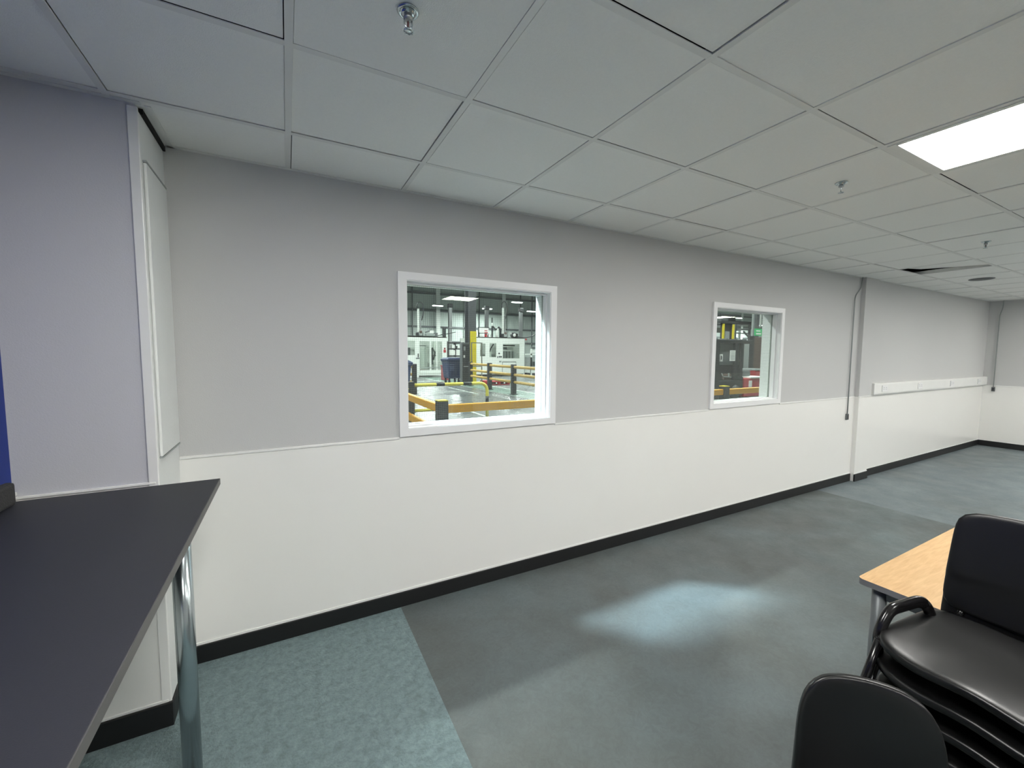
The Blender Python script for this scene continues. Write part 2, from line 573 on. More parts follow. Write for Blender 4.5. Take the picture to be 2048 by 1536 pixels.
# ceiling: tiles dropped on a tee grid, black void above
LX = [GX0 + GP * (4 + 4 * k) for k in (-1, 0, 1, 2, 3)]      # lamp cells start here in X
rowsY = [WY, 2.138, 1.539, 0.947]
while rowsY[-1] > YB: rowsY.append(rowsY[-1] - 0.6)
rowsY[-1] = YB
colsX = [XL] + [GX0 + GP * j for j in range(-1, 19) if GX0 + GP * j < XR - 0.05] + [XR]
lampcells = set()
for lx in LX:
    for ly in (0.947, 0.947 - 2.4):
        lampcells.add((round(lx, 2), round(ly, 2)))
b = MB()
holes = []
for j in range(len(colsX) - 1):
    for i in range(len(rowsY) - 1):
        x0, x1 = colsX[j], colsX[j + 1]
        y1, y0 = rowsY[i], rowsY[i + 1]
        if (round(x0, 2), round(y1, 2)) in lampcells: continue
        if abs(x0 - 6.0337) < 0.02 and abs(y1 - 2.138) < 0.02:
            holes.append((x0, x1, y0, y1)); continue
        g = 0.0125
        e = [random.uniform(-0.0012, 0.0030) for _ in range(4)]
        dz = random.uniform(0, 0.003)
        xa = x0 + (g + e[0] if x0 > XL else 0.0); xb = x1 - (g + e[1] if x1 < XR else 0.0)
        yb_ = y1 - (g + e[2] if y1 < WY else 0.0); ya_ = y0 + (g + e[3] if y0 > YB else 0.0)
        b.box(xa, xb, ya_, yb_, CZ + 0.001 + dz, CZ + 0.018 + dz, M['tile'], 0.0015)
b.box(XL - 0.3, XR + 0.3, YB - 0.2, WY + WT, CZ + 0.27, CZ + 0.30, M['void'])
struct(b.build('ceiling'), 'suspended ceiling of pale grey square tiles')
b = MB()
for x in colsX[1:-1]:
    y_end = WY if x > COLX else COLY
    b.box(x - 0.012, x + 0.012, YB, y_end, CZ - 0.0005, CZ + 0.004, M['tee'])
    b.box(x - 0.002, x + 0.002, YB, y_end, CZ + 0.004, CZ + 0.04, M['tee'])
for y in rowsY[1:-1]:
    x_s = XL
    b.box(x_s, XR, y - 0.012, y + 0.012, CZ - 0.0002, CZ + 0.003, M['tee'])
# wall angle
b.box(COLX, XR, WY - 0.022, WY, CZ - 0.001, CZ + 0.002, M['tee'])
b.box(XL, COLX + 0.02, COLY - 0.022, COLY, CZ - 0.001, CZ + 0.002, M['tee'])
b.box(COLX + 0.028, COLX + 0.05, COLY, WY, CZ - 0.001, CZ + 0.002, M['tee'])
b.box(XR - 0.022, XR, YB, WY, CZ - 0.001, CZ + 0.002, M['tee'])
b.box(XL, XL + 0.022, YB, COLY, CZ - 0.001, CZ + 0.002, M['tee'])
struct(b.build('trim_4'), 'white metal ceiling grid')

# displaced ceiling tile, far corner pushed up
hx0, hx1, hy0, hy1 = holes[0]
b = MB()
t0, t1 = 0.014, 0.014
p = {(0, 0): CZ + 0.004, (1, 0): CZ + 0.016, (0, 1): CZ + 0.018, (1, 1): CZ + 0.062}
vs = []
for dz in (0.0, 0.016):
    for (u, v) in ((0, 0), (1, 0), (1, 1), (0, 1)):
        vs.append((hx0 + t0 + u * (0.572), hy0 + t1 + v * (0.572), p[(u, v)] + dz))
b.faces(vs, [(0, 1, 2, 3), (4, 5, 6, 7), (0, 1, 5, 4), (1, 2, 6, 5), (2, 3, 7, 6), (3, 0, 4, 7)], M['tile'])
tag(b.build('ceiling_tile'), 'ceiling tile knocked askew with a black gap along two edges', 'ceiling tile')

# round dark ceiling vent
r = empty('ceiling_vent', (7.63, 1.87, CZ), 0, 'small round dark vent in the ceiling near the far corner', 'vent')
b = MB(); b.lathe((0, 0, 0), [(0.112, 0.0005), (0.115, -0.003), (0.108, -0.007), (0.098, -0.004), (0.096, 0.0)], M['m_mid']); b.build('rim', r)
b = MB(); b.lathe((0, 0, 0), [(0.095, -0.001), (0.092, -0.003), (0.02, -0.003)], M['m_dark']); b.build('grille', r)

# ------------------------------------------------------------------ ceiling lights
def ceiling_light(x0, y1, label, first=None):
    loc = (x0 + 0.3, y1 - 0.3, CZ)
    if first: return copy_tree(first, loc, 0, label)
    r = empty('ceiling_light', loc, 0, label, 'ceiling light', 'square ceiling light panels')
    b = MB()
    for (a0, a1, c0, c1) in ((-0.288, 0.288, 0.255, 0.288), (-0.288, 0.288, -0.288, -0.255), (-0.288, -0.262, -0.255, 0.255), (0.262, 0.288, -0.255, 0.255)):
        b.box(a0, a1, c0, c1, -0.004, 0.05, M['light_frame'], 0.002)
    b.box(-0.285, 0.285, -0.285, 0.285, 0.05, 0.06, M['light_frame'])
    b.build('frame', r)
    b = MB(); b.box(-0.262, 0.262, -0.255, 0.255, -0.001, 0.02, M['panel_light']); b.build('diffuser', r)
    return r
cl0 = ceiling_light(LX[1], 0.947, 'bright square light panel in the ceiling at the right edge, above the table')
nm = {0: 'above the high table', 1: 'in line with the gap between the windows', 2: 'past the second window', 3: 'by the trunking', 4: 'nearest the far end wall'}
rw = {0: 'first row from the windows', 1: 'second row from the windows', 2: 'third row from the windows'}
for ri, ly in enumerate((0.947, 0.947 - 2.4)):
    for k, lx in enumerate(LX):
        if k == 1 and ri == 0: continue
        ceiling_light(lx, ly, 'ceiling light panel %s, %s' % (nm[k], rw[ri]), cl0)

# ------------------------------------------------------------------ sprinklers
def sprinkler():
    r = empty('sprinkler', (0.327, 1.233, CZ), 0, 'chrome sprinkler head hanging from the ceiling above the first window, nearest the camera', 'sprinkler', 'ceiling sprinkler heads')
    b = MB()
    b.lathe((0, 0, 0), [(0.030, 0.0), (0.0305, -0.002), (0.027, -0.006), (0.021, -0.004), (0.0195, -0.002), (0.019, -0.010), (0.012, -0.011)], M['chrome'])
    b.build('escutcheon', r)
    b = MB()
    b.lathe((0, 0, 0), [(0.011, -0.004), (0.011, -0.016), (0.013, -0.017), (0.013, -0.022), (0.007, -0.024), (0.004, -0.026)], M['steel'], 16)
    for sx in (-1, 1):
        b.tube(rounded([(sx * 0.010, 0, -0.020), (sx * 0.0115, 0, -0.036), (sx * 0.003, 0, -0.049)], 0.006, 4), 0.0022, M['chrome'], 8)
    b.lathe((0, 0, 0), [(0.004, -0.044), (0.004, -0.052)], M['chrome'], 12)
    b.build('frame', r)
    b = MB(); b.lathe((0, 0, 0), [(0.0015, -0.025), (0.003, -0.030), (0.003, -0.040), (0.0015, -0.045)], M['glassy'], 12); b.build('bulb', r)
    b = MB()
    b.lathe((0, 0, 0), [(0.003, -0.051), (0.013, -0.052), (0.0135, -0.0535), (0.003, -0.054)], M['chrome'], 20)
    for k in range(10):
        a = k * math.pi / 5
        b.box(0.0125 * math.cos(a) - 0.0015, 0.0125 * math.cos(a) + 0.0045, 0.0125 * math.sin(a) - 0.0012, 0.0125 * math.sin(a) + 0.0012, -0.0537, -0.0523, M['chrome'])
    b.build('deflector', r)
    return r
sp0 = sprinkler()
copy_tree(sp0, (2.737, 1.24, CZ), 0.4, 'chrome sprinkler head beside the bright light panel')
copy_tree(sp0, (5.169, 1.26, CZ), 1.1, 'small sprinkler head in front of the dislodged ceiling tile')

# ------------------------------------------------------------------ windows
def window(n, x0, x1, label):
    r = bpy.data.objects.new('window_%d' % n, None)
    COL.objects.link(r)
    r.location = ((x0 + x1) / 2, WY, WZ0)
    struct(r, label)
    w = (x1 - x0) / 2; h = WZ1 - WZ0
    iw, iz0, iz1 = w - 0.05, 0.045, h - 0.045
    b = MB()   # architrave, mitred
    y0, y1 = -0.018, 0.0
    o = [(-w, 0), (w, 0), (w, h), (-w, h)]
    i_ = [(-iw, iz0), (iw, iz0), (iw, iz1), (-iw, iz1)]
    for k in range(4):
        a, c, d, e = o[k], o[(k + 1) % 4], i_[(k + 1) % 4], i_[k]
        vs = [(q[0], y, q[1]) for y in (y0, y1) for q in (a, c, d, e)]
        b.faces(vs, [(0, 1, 2, 3), (4, 5, 6, 7), (0, 1, 5, 4), (1, 2, 6, 5), (2, 3, 7, 6), (3, 0, 4, 7)], M['white'])
    b.build('window_casing', r)
    b = MB()   # lining and stepped beads
    def ring(ya, yb, inner, outer=0.0, m=M['white']):
        b.box(-iw + outer - 0.001, -iw + inner, ya, yb, iz0, iz1, m, 0.0015)
        b.box(iw - inner, iw - outer + 0.001, ya, yb, iz0, iz1, m, 0.0015)
        b.box(-iw + inner, iw - inner, ya, yb, iz0, iz0 + inner, m, 0.0015)
        b.box(-iw + inner, iw - inner, ya, yb, iz1 - inner, iz1, m, 0.0015)
    ring(-0.012, 0.03, 0.006)
    ring(0.03, 0.072, 0.016)
    ring(0.088, 0.13, 0.016)
    ring(0.13, 0.185, 0.006)
    b.build('window_frame', r)
    b = MB()
    b.box(-iw + 0.004, iw - 0.004, 0.078, 0.083, iz0 + 0.004, iz1 - 0.004, M['glass'])
    b.build('glass_pane', r)
    return r
window(1, *WIN[0], 'larger looking white framed window onto the factory')
window(2, *WIN[1], 'farther white framed window onto the factory')

# ------------------------------------------------------------------ trunking and cords
r = empty('dado_trunking', (6.66, WY, 1.09), 0, 'long white plastic socket trunking along the wall beyond the second window', 'trunking')
b = MB()
L = XR - 6.66 - 0.004
b.box(0.012, L, -0.052, -0.004, 0.0, 0.145, M['pvc'], 0.004)
b.box(0.012, L, -0.056, -0.048, 0.012, 0.133, M['pvc'], 0.003)
b.build('channel', r)
b = MB(); b.box(0.0, 0.06, -0.058, -0.004, -0.003, 0.148, M['pvc'], 0.004); b.build('end_cap', r)
for sx in (6.945, 8.071, 9.292, 10.516):
    b = MB()
    b.box(sx - 6.66 - 0.073, sx - 6.66 + 0.073, -0.066, -0.056, 0.030, 0.116, M['white'], 0.003)
    for dx in (-0.034, 0.034):
        c = sx - 6.66 + dx
        b.box(c - 0.003, c + 0.003, -0.0672, -0.0655, 0.082, 0.091, M['m_dark'])
        b.box(c - 0.014, c - 0.008, -0.0672, -0.0655, 0.062, 0.066, M['m_dark'])
        b.box(c + 0.008, c + 0.014, -0.0672, -0.0655, 0.062, 0.066, M['m_dark'])
    b.build('socket', r)
def cord(loc, rz, L, label, dx):
    r = empty('hanging_cable', loc, rz, label, 'cable', 'cables hanging down the wall')
    b = MB()
    b.tube(rounded([(dx, 0.0, 0.0), (dx * 0.9, 0.0, -0.12), (0, 0, -0.24), (0, 0, -L)], 0.05, 4), 0.0065, M['m_grey'], 8)
    b.build('cable', r)
    b = MB(); b.box(-0.022, 0.022, -0.010, 0.012, -L - 0.075, -L, M['m_mid'], 0.004)
    b.box(-0.012, 0.012, -0.012, 0.0, -L - 0.062, -L - 0.014, M['m_dark'])
    b.build('connector', r)
cord((6.10, WY - 0.016, CZ), 0, 1.68, 'grey cable ending in a small connector beside the boxed pier', 0.16)
cord((XR - 0.020, 2.42, CZ), -math.pi / 2, 1.50, 'grey cable ending in a small connector on the far end wall by the corner', 0.03)

# ================================================================== FURNITURE
# high table, charcoal top, chrome tube legs
TX0, TX1, TY0, TY1, TZ = -0.893, -0.272, 0.36, 2.166, 1.052
r = empty('high_table', ((TX0 + TX1) / 2, (TY0 + TY1) / 2, 0), 0, 'high table with a charcoal laminate top and chrome tube legs beside the blue wall', 'table')
hx, hy = (TX1 - TX0) / 2, (TY1 - TY0) / 2
b = MB()
b.box(-hx + 0.0015, hx - 0.0015, -hy + 0.0015, hy - 0.0015, TZ - 0.0245, TZ, M['laminate'], 0.001)
top = b.build('tabletop', r)
b = MB()
z0, z1 = TZ - 0.0255, TZ - 0.0008
b.box(hx - 0.0015, hx + 0.0005, -hy, hy, z0, z1, M['lam_edge'])
b.box(-hx, -hx + 0.0015, -hy, hy, z0, z1, M['lam_edge'])
b.box(-hx, hx, -hy, -hy + 0.0015, z0, z1, M['lam_edge'])
b.box(-hx, hx, hy - 0.0015, hy, z0, z1, M['lam_edge'])
b.build('edge_band', top)
for sx in (-1, 1):
    for sy in (-1, 1):
        lx = sx * (hx - 0.083); ly = sy * (hy - 0.335) 
        b = MB()
        b.cyl((lx, ly, 0.012), (lx, ly, TZ - 0.03), 0.030, M['chrome'], 32)
        lg = b.build('leg', r)
        b = MB(); b.lathe((lx, ly, 0), [(0.034, 0.0), (0.034, 0.010), (0.030, 0.014)], M['m_dark']); b.build('foot', lg)
        b = MB(); b.lathe((lx, ly, TZ - 0.031), [(0.05, 0.0), (0.05, 0.0055)], M['chrome']); b.build('mounting_plate', lg)
b = MB()
b.box(XL + 0.001, XL + 0.034, 1.25, 2.125, TZ, TZ + 0.083, M['dark_pad'], 0.012)
tag(b.build('bumper_pad'), 'dark grey soft strip lying on the high table against the blue wall', 'pad')

# beech table
BX0, BX1, BY0, BY1, BZ = 2.022, 3.122, 0.165, 0.771, 0.700
def roundrect(hx, hy, r, n=6):
    pts = []
    for (cx, cy, a0) in ((hx - r, hy - r, 0), (-hx + r, hy - r, 90), (-hx + r, -hy + r, 180), (hx - r, -hy + r, 270)):
        for k in range(n + 1):
            a = math.radians(a0 + 90 * k / n)
            pts.append((cx + r * math.cos(a), cy + r * math.sin(a)))
    return pts
def slab(b, pts, z0, z1, mt, ms):
    n = len(pts)
    b.faces([(x, y, z1) for x, y in pts], [tuple(range(n))], mt)
    b.faces([(x, y, z0) for x, y in pts], [tuple(range(n))[::-1]], ms)
    b.faces([(x, y, z) for z in (z0, z1) for x, y in pts], [(k, (k + 1) % n, n + (k + 1) % n, n + k) for k in range(n)], ms, True)
r = empty('folding_table', ((BX0 + BX1) / 2, (BY0 + BY1) / 2, 0), math.radians(0), 'beech topped table with grey edging behind the chair stack', 'table')
hx, hy = (BX1 - BX0) / 2, (BY1 - BY0) / 2
b = MB(); slab(b, roundrect(hx, hy, 0.022), BZ - 0.0235, BZ, M['wood'], M['grey_edge']); b.build('tabletop', r)
b = MB()
for (a0, a1, c0, c1) in ((-hx + 0.05, hx - 0.05, hy - 0.075, hy - 0.05), (-hx + 0.05, hx - 0.05, -hy + 0.05, -hy + 0.075), (-hx + 0.05, -hx + 0.075, -hy + 0.05, hy - 0.05), (hx - 0.075, hx - 0.05, -hy + 0.05, hy - 0.05)):
    b.box(a0, a1, c0, c1, BZ - 0.075, BZ - 0.0235, M['grey_metal'], 0.003)
b.build('frame', r)
for sx in (-1, 1):
    for sy in (-1, 1):
        lx, ly = sx * (hx - 0.055), sy * (hy - 0.055)
        b = MB(); b.cyl((lx, ly, 0.015), (lx, ly, BZ - 0.024), 0.024, M['grey_metal'], 24)
        lg = b.build('leg', r)
        b = MB(); b.lathe((lx, ly, 0), [(0.026, 0.0), (0.026, 0.014), (0.024, 0.018)], M['m_dark']); b.build('foot', lg)

# ------------------------------------------------------------------ chairs
def shell(b, outline, height, lip, m, rings=(0.0, 0.2, 0.4, 0.58, 0.74, 0.85, 0.90, 0.93, 0.955, 0.975, 0.99, 1.0), n=72, thick=0.010):
    """outline(a)->(x,y); height(x,y,r)->z ; a rolled lip, then an underside"""
    rr = []
    for q in rings[1:]:
        ring = []
        for k in range(n):
            a = 2 * math.pi * k / n
            ox, oy = outline(a)
            x, y = ox * q, oy * q
            z = height(x, y, q)
            e = max(0.0, (q - 0.90) / 0.10)
            z -= lip * 0.35 * (1 - math.sqrt(max(0.0, 1 - e * e)))
            ring.append((x, y, z))
        rr.append(ring)
    edge = []
    for k in range(n):
        x, y, z = rr[-1][k]
        edge.append((x * 1.004, y * 1.004, z - lip * 0.65))
    rr.append(edge)
    rr.append([(x * 0.985, y * 0.985, z - 0.001) for x, y, z in edge])
    und = []
    for q in (0.95, 0.75, 0.4):
        und.append([(outline(2 * math.pi * k / n)[0] * q, outline(2 * math.pi * k / n)[1] * q, height(outline(2 * math.pi * k / n)[0] * q, outline(2 * math.pi * k / n)[1] * q, q) - thick) for k in range(n)])
    rr += und
    vs = [(0, 0, height(0, 0, 0))] + [v for ring in rr for v in ring] + [(0, 0, height(0, 0, 0) - thick)]
    fs = [(0, 1 + k, 1 + (k + 1) % n) for k in range(n)]
    for i in range(len(rr) - 1):
        for k in range(n):
            a, c = 1 + i * n + k, 1 + i * n + (k + 1) % n
            fs.append((a, c, c + n, a + n))
    last = 1 + (len(rr) - 1) * n
    fs += [(last + (k + 1) % n, last + k, len(vs) - 1) for k in range(n)]
    b.faces(vs, fs, m, True)

def sup(a, hx, hy, e):
    c, s = math.cos(a), math.sin(a)
    d = (abs(c) ** e + abs(s) ** e) ** (-1.0 / e)
    return hx * c * d, hy * s * d

SEAT_D, SEAT_W = 0.42, 0.47
def seat_height(x, y, q):
    t = y / (SEAT_W / 2)
    f = max(0.0, x / (SEAT_D / 2))
    dish = -0.008 * (1 - t * t) * (1 - 0.3 * f)
    wave = f ** 2 * (-0.010 * (math.sin(math.pi * abs(t)) ** 2) + 0.006 * math.cos(math.pi * t * 0.5))
    return dish + wave - 0.010 * f ** 3
def seat_outline(a):
    x, y = sup(a, SEAT_D / 2, SEAT_W / 2, 5.0)
    return x, y

def chair(loc, rz, label, cat='chair', group=None, bw=0.46, btop=0.45, bh=0.335, brd=8.5, zb=0.440, lean=0.06):
    """x forward, y left; base of legs at z=0, seat at 0.45"""
    r = empty('stacking_chair', loc, rz, label, cat, group)
    SH = 0.45
    b = MB(); shell(b, seat_outline, seat_height, 0.022, M['black_plastic'])
    o = b.build('seat', r); o.location = (0, 0, SH)
    # backrest: same shell stood upright, hollow to the front
    def bo(a):
        x, y = sup(a, bh / 2, bw / 2, brd)          # x -> up
        k = 1 + (btop / bw - 1) * (x / bh + 0.5)
        if x < 0: k *= 1
        crown = 0.016 * (1 - (y / (bw / 2)) ** 2) if x > 0 else 0
        return x + crown, y * k
    def bhf(x, y, q):
        return 0.030 * (y / (bw / 2)) ** 2 - 0.010 * (x / bh) ** 2 - 0.004 / (1 + math.exp((x + 0.055) * 300))
    b = MB(); shell(b, bo, bhf, 0.016, M['black_plastic'])
    o = b.build('backrest', r)
    th = -math.atan2(lean, bh)
    # local x->up (leaning back), y->y, z->forward
    R3 = Matrix(((math.sin(th), 0, math.cos(th)), (0, 1, 0), (math.cos(th), 0, -math.sin(th)))).to_4x4()
    o.matrix_local = Matrix.Translation((-0.225 - lean / 2, 0, zb + bh / 2)) @ R3
    for s in (-1, 1):
        b = MB(); b.tube(rounded([(0.16, s * 0.222, SH - 0.030), (0.205, s * 0.240, 0.25), (0.235, s * 0.258, 0.008)], 0.03, 4), 0.011, M['black_tube'], 12); b.build('leg', r)
        b = MB(); b.tube(rounded([(-0.14, s * 0.222, SH - 0.030), (-0.195, s * 0.240, 0.25), (-0.235, s * 0.258, 0.008)], 0.03, 4), 0.011, M['black_tube'], 12); b.build('leg', r)
        # back upright
        b = MB(); b.tube(rounded([(-0.10, s * 0.19, SH - 0.028), (-0.228, s * bw * 0.40, SH - 0.024), (-0.246, s * bw * 0.40, SH + 0.05), (-0.252 - lean * 0.35, s * bw * 0.37, SH + 0.16)], 0.03, 5), 0.0105, M['black_tube'], 12); b.build('back_upright', r)
    b = MB()
    b.tube([(0.15, -0.222, SH - 0.032), (0.15, 0.222, SH - 0.032)], 0.009, M['black_tube'], 10)
    b.tube([(-0.14, -0.222, SH - 0.032), (-0.14, 0.222, SH - 0.032)], 0.009, M['black_tube'], 10)
    for s in (-1, 1):
        b.tube([(0.16, s * 0.222, SH - 0.030), (-0.14, s * 0.222, SH - 0.030)], 0.010, M['black_tube'], 10)
    b.build('frame', r)
    return r
def add_link(r, s=1):
    """moulded black linking loop standing at the seat's side"""
    SH = 0.45
    y = s * 0.232
    b = MB()
    b.tube(rounded([(0.142, y + s * 0.002, SH - 0.11), (0.130, y + s * 0.004, SH - 0.01), (0.085, y + s * 0.002, SH + 0.044), (-0.055, y - s * 0.010, SH + 0.048), (-0.100, y - s * 0.014, SH + 0.020), (-0.108, y - s * 0.02, SH - 0.01)], 0.028, 6), 0.014, M['black_tube'], 16, rx=0.020)
    b.build('link_loop', r)

# stack of five by the beech table, facing away from it
SCX, SCY = 1.735, 0.305
RZ = math.pi + math.radians(-6)
lab = {4: 'black plastic chair, topmost of the stack beside the beech table',
       3: 'black plastic chair, second from the top of the stack beside the beech table',
       2: 'black plastic chair, middle one of the stack beside the beech table',
       1: 'black plastic chair, second from the bottom of the stack beside the beech table',
       0: 'black plastic chair, bottom of the stack beside the beech table'}
c0 = chair((SCX, SCY, 0.0), RZ, lab[0], group='black chairs stacked by the beech table')
for k in (1, 2, 3, 4):
    cc = copy_tree(c0, (SCX + random.uniform(-0.004, 0.004), SCY + random.uniform(-0.003, 0.003), 0.075 * k), RZ, lab[k])
    if k == 4:
        add_link(cc, -1)
# single chair in front, facing the camera
chair((0.98, 0.25, 0.0), math.radians(180 + 40), 'black plastic chair with a rounded back standing in front of the chair stack', bw=0.31, btop=0.265, bh=0.36, brd=4.6, zb=0.462, lean=0.03)

# ================================================================== WAREHOUSE BEYOND THE WINDOWS
GY0 = WY + WT
b = MB()
b.box(-25, 110, GY0, 62, -0.1, 0.0, M['conc'])
struct(b.build('floor_factory'), 'polished grey factory floor seen through the windows')
b = MB()
b.box(7.45, 8.60, 6.9, 26.0, 0.0, 0.002, M['green_floor'])
struct(b.build('trim_5'), 'green painted walkway beside the post and rail barrier')
b = MB()
for (x0, x1, y0, y1) in ((7.37, 7.45, 6.9, 26), (8.60, 8.68, 6.9, 26), (6.45, 6.53, 14.8, 18.2), (4.33, 4.41, 8.8, 16.0), (8.68, 24.0, 12.0, 12.1), (4.4, 6.5, 16.0, 16.08)):
    b.box(x0, x1, y0, y1, 0.002, 0.004, M['line'])
struct(b.build('trim_6'), 'white painted lines on the factory floor')
b = MB()
b.box(-25, 110, 61, 61.3, 0, 12, M['wall_w'])
b2g = M['m_mid']
for z in (3.2, 5.4, 7.8, 10.3):
    b.box(-25, 110, 60.75, 61, z - 0.13, z + 0.13, M['m_mid'])
struct(b.build('wall_factory'), 'ribbed pale metal factory wall with dark horizontal rails')
b = MB()
b.box(-25, 110, GY0, 61, 12.0, 12.2, M['m_mid'])
struct(b.build('ceiling_factory'), 'grey factory roof')
b = MB()
for y in (15, 24, 33, 42, 51, 60):
    b.box(-25, 110, y - 0.2, y + 0.2, 11.3, 12.0, M['m_grey'])
struct(b.build('trim_8'), 'deep grey beams under the factory roof')
for nm_, x in (('wall_factory_west', -25.3), ('wall_factory_east', 110)):
    b = MB(); b.box(x, x + 0.3, GY0, 61, 0, 12, M['wall_w']); struct(b.build(nm_), 'far side wall of the factory')

# steel wall columns and drain pipes
wc = [(13.0, 'leftmost pale steel wall column on the far factory wall'), (20.0, 'pale steel wall column behind the left machine enclosure'), (31.0, 'pale steel wall column behind the right machine enclosure'),
      (42.0, 'pale steel wall column on the far factory wall, right of the first window view'), (93.0, 'pale steel wall column on the far factory wall in the second window')]
first = None
for x, lb in wc:
    if first is None:
        r = empty('wall_column_post', (x, 60.4, 0), 0, lb, 'column', 'pale steel columns on the far factory wall')
        b = MB(); b.box(-0.3, 0.3, -0.04, 0.04, 0, 11.3, M['machine']); b.build('flange', r)
        b = MB(); b.box(-0.05, 0.05, 0.04, 0.34, 0, 11.3, M['m_grey']); b.build('web', r)
        first = r
    else:
        copy_tree(first, (x, 60.4, 0), 0, lb)
pp = [(16.2, 'thin dark pipe on the far factory wall above the left machine'), (24.4, 'thin dark pipe on the far factory wall left of the dark column'),
      (26.8, 'thin dark pipe on the far factory wall right of the dark column'), (34.2, 'thin dark pipe on the far factory wall above the right machine'), (36.4, 'thin dark pipe on the far factory wall near the right window jamb'), (82.5, 'thin dark pipe on the far factory wall in the second window')]
pf = None
for x, lb in pp:
    if pf is None:
        b = MB(); b.cyl((0, 0, 0), (0, 0, 11.3), 0.10, M['m_mid'], 8)
        pf = tag(b.build('drain_pipe'), lb, 'pipe', 'thin dark pipes on the far factory wall')
        pf.location = (x, 60.62, 0)
    else:
        c = pf.copy(); COL.objects.link(c); c.location = (x, 60.62, 0); c['label'] = lb

# high-bay lamps
hb = None
bays = [(18.5, 56.0, 'glowing high-bay lamp above the left machine'), (26.0, 56.0, 'glowing high-bay lamp just right of the dark column'),
        (33.5, 56.0, 'glowing high-bay lamp nearest the right jamb of the first window'), (18.5, 47.0, 'glowing high-bay lamp crossing the top of the dark column'),
        (26.0, 47.0, 'glowing high-bay lamp above the right machine'), (63.5, 46.8, 'glowing high-bay lamp at the top left of the second window'),
        (71.0, 46.8, 'glowing high-bay lamp at the top centre of the second window'), (78.0, 56.0, 'glowing high-bay lamp low at the left of the second window'), (93.0, 56.0, 'added high-bay lamp behind the lift truck mast'),  # last lamp is added to brighten the far wall above the truck
        (-5.1, 7.85, 'high-bay lamp hanging left of the first window'), (2.4, 7.85, 'high-bay lamp hanging right of the first window'),
        (9.9, 7.85, 'high-bay lamp hanging above the barrier past the walkway'), (17.4, 7.85, 'high-bay lamp hanging above the lift truck'),
        (3.5, 19.2, 'high-bay lamp hanging over the open factory floor'), (11.0, 19.2, 'high-bay lamp hanging over the red pallet'), (18.5, 28.4, 'high-bay lamp hanging behind the right machine'),
        (3.5, 28.4, 'high-bay lamp hanging behind the left machine'), (11.0, 37.6, 'high-bay lamp hanging midway down the factory'), (33.5, 19.2, 'high-bay lamp hanging beyond the lift truck')]
for x, y, lb in bays:
    if hb is None:
        hb = empty('high_bay_lamp', (x, y, 8.0), 0, lb, 'lamp', 'high-bay lamps in the factory')
        b = MB(); b.box(-0.75, 0.75, -0.22, 0.22, 0.06, 0.18, M['m_grey'], 0.02)
        for sx in (-0.6, 0.6): b.cyl((sx, 0, 0.18), (sx, 0, 3.995), 0.012, M['m_mid'], 6)
        b.build('housing', hb)
        b = MB(); b.box(-0.72, 0.72, -0.20, 0.20, -0.06, 0.06, M['bay_light'], 0.03); b.build('lens', hb)
    else:
        copy_tree(hb, (x, y, 8.0), 0, lb)
def area(x, y, z, p, sx, sy, col=(0.93, 1.0, 0.98), aim=None, nm='lamp_light'):
    l = bpy.data.lights.new(nm, 'AREA')
    l.shape = 'RECTANGLE'; l.size = sx; l.size_y = sy; l.energy = p; l.color = col
    o = bpy.data.objects.new(nm, l); COL.objects.link(o); o.location = (x, y, z)
    if aim:
        o.rotation_euler = (Vector(aim) - Vector((x, y, z))).to_track_quat('-Z', 'Y').to_euler()
    return o
for (x, y, k) in ((-5.1, 7.85, 1.0), (2.4, 7.85, 0.75), (9.9, 7.85, 0.8), (17.4, 7.85, 1.0), (3.5, 19.2, 1.2), (11.0, 19.2, 1.4), (18.5, 28.4, 1.3), (3.5, 28.4, 1.3), (11.0, 37.6, 2.5), (18.5, 47.0, 2.5), (26.0, 47.0, 2.5), (26.0, 56.0, 2.0), (33.5, 19.2, 2.5), (63.5, 46.8, 10), (71.0, 46.8, 12), (78.0, 56.0, 4), (93.0, 56.0, 3)):
    area(x, y, 7.92, BAY_POWER * k, 1.4, 0.4)
# unseen floodlight, added and narrowed to throw the light patch on the vinyl
FX, FY, FZ = -2.7, 6.3, 7.9
r = empty('floodlight', (FX, FY, FZ), 0, 'unseen added floodlight hung left of the first window, aimed down at it', 'lamp')
b = MB(); b.cyl((0, 0, 0.3), (0, 0, 4.095), 0.02, M['m_mid'], 8); b.box(-0.35, 0.35, -0.35, 0.35, 0.3, 0.5, M['m_dark'], 0.03); b.build('housing', r)
sl = bpy.data.lights.new('flood_beam', 'SPOT'); sl.energy = FLOOD_POWER; sl.color = (0.70, 0.86, 1.0)
sl.shadow_soft_size = 0.40; sl.spot_size = math.radians(11.5); sl.spot_blend = 0.9
so = bpy.data.objects.new('flood_beam', sl); COL.objects.link(so); so.location = (FX, FY, FZ)
so.rotation_euler = (Vector((2.22, 1.75, 0)) - Vector((FX, FY, FZ))).to_track_quat('-Z', 'Y').to_euler()

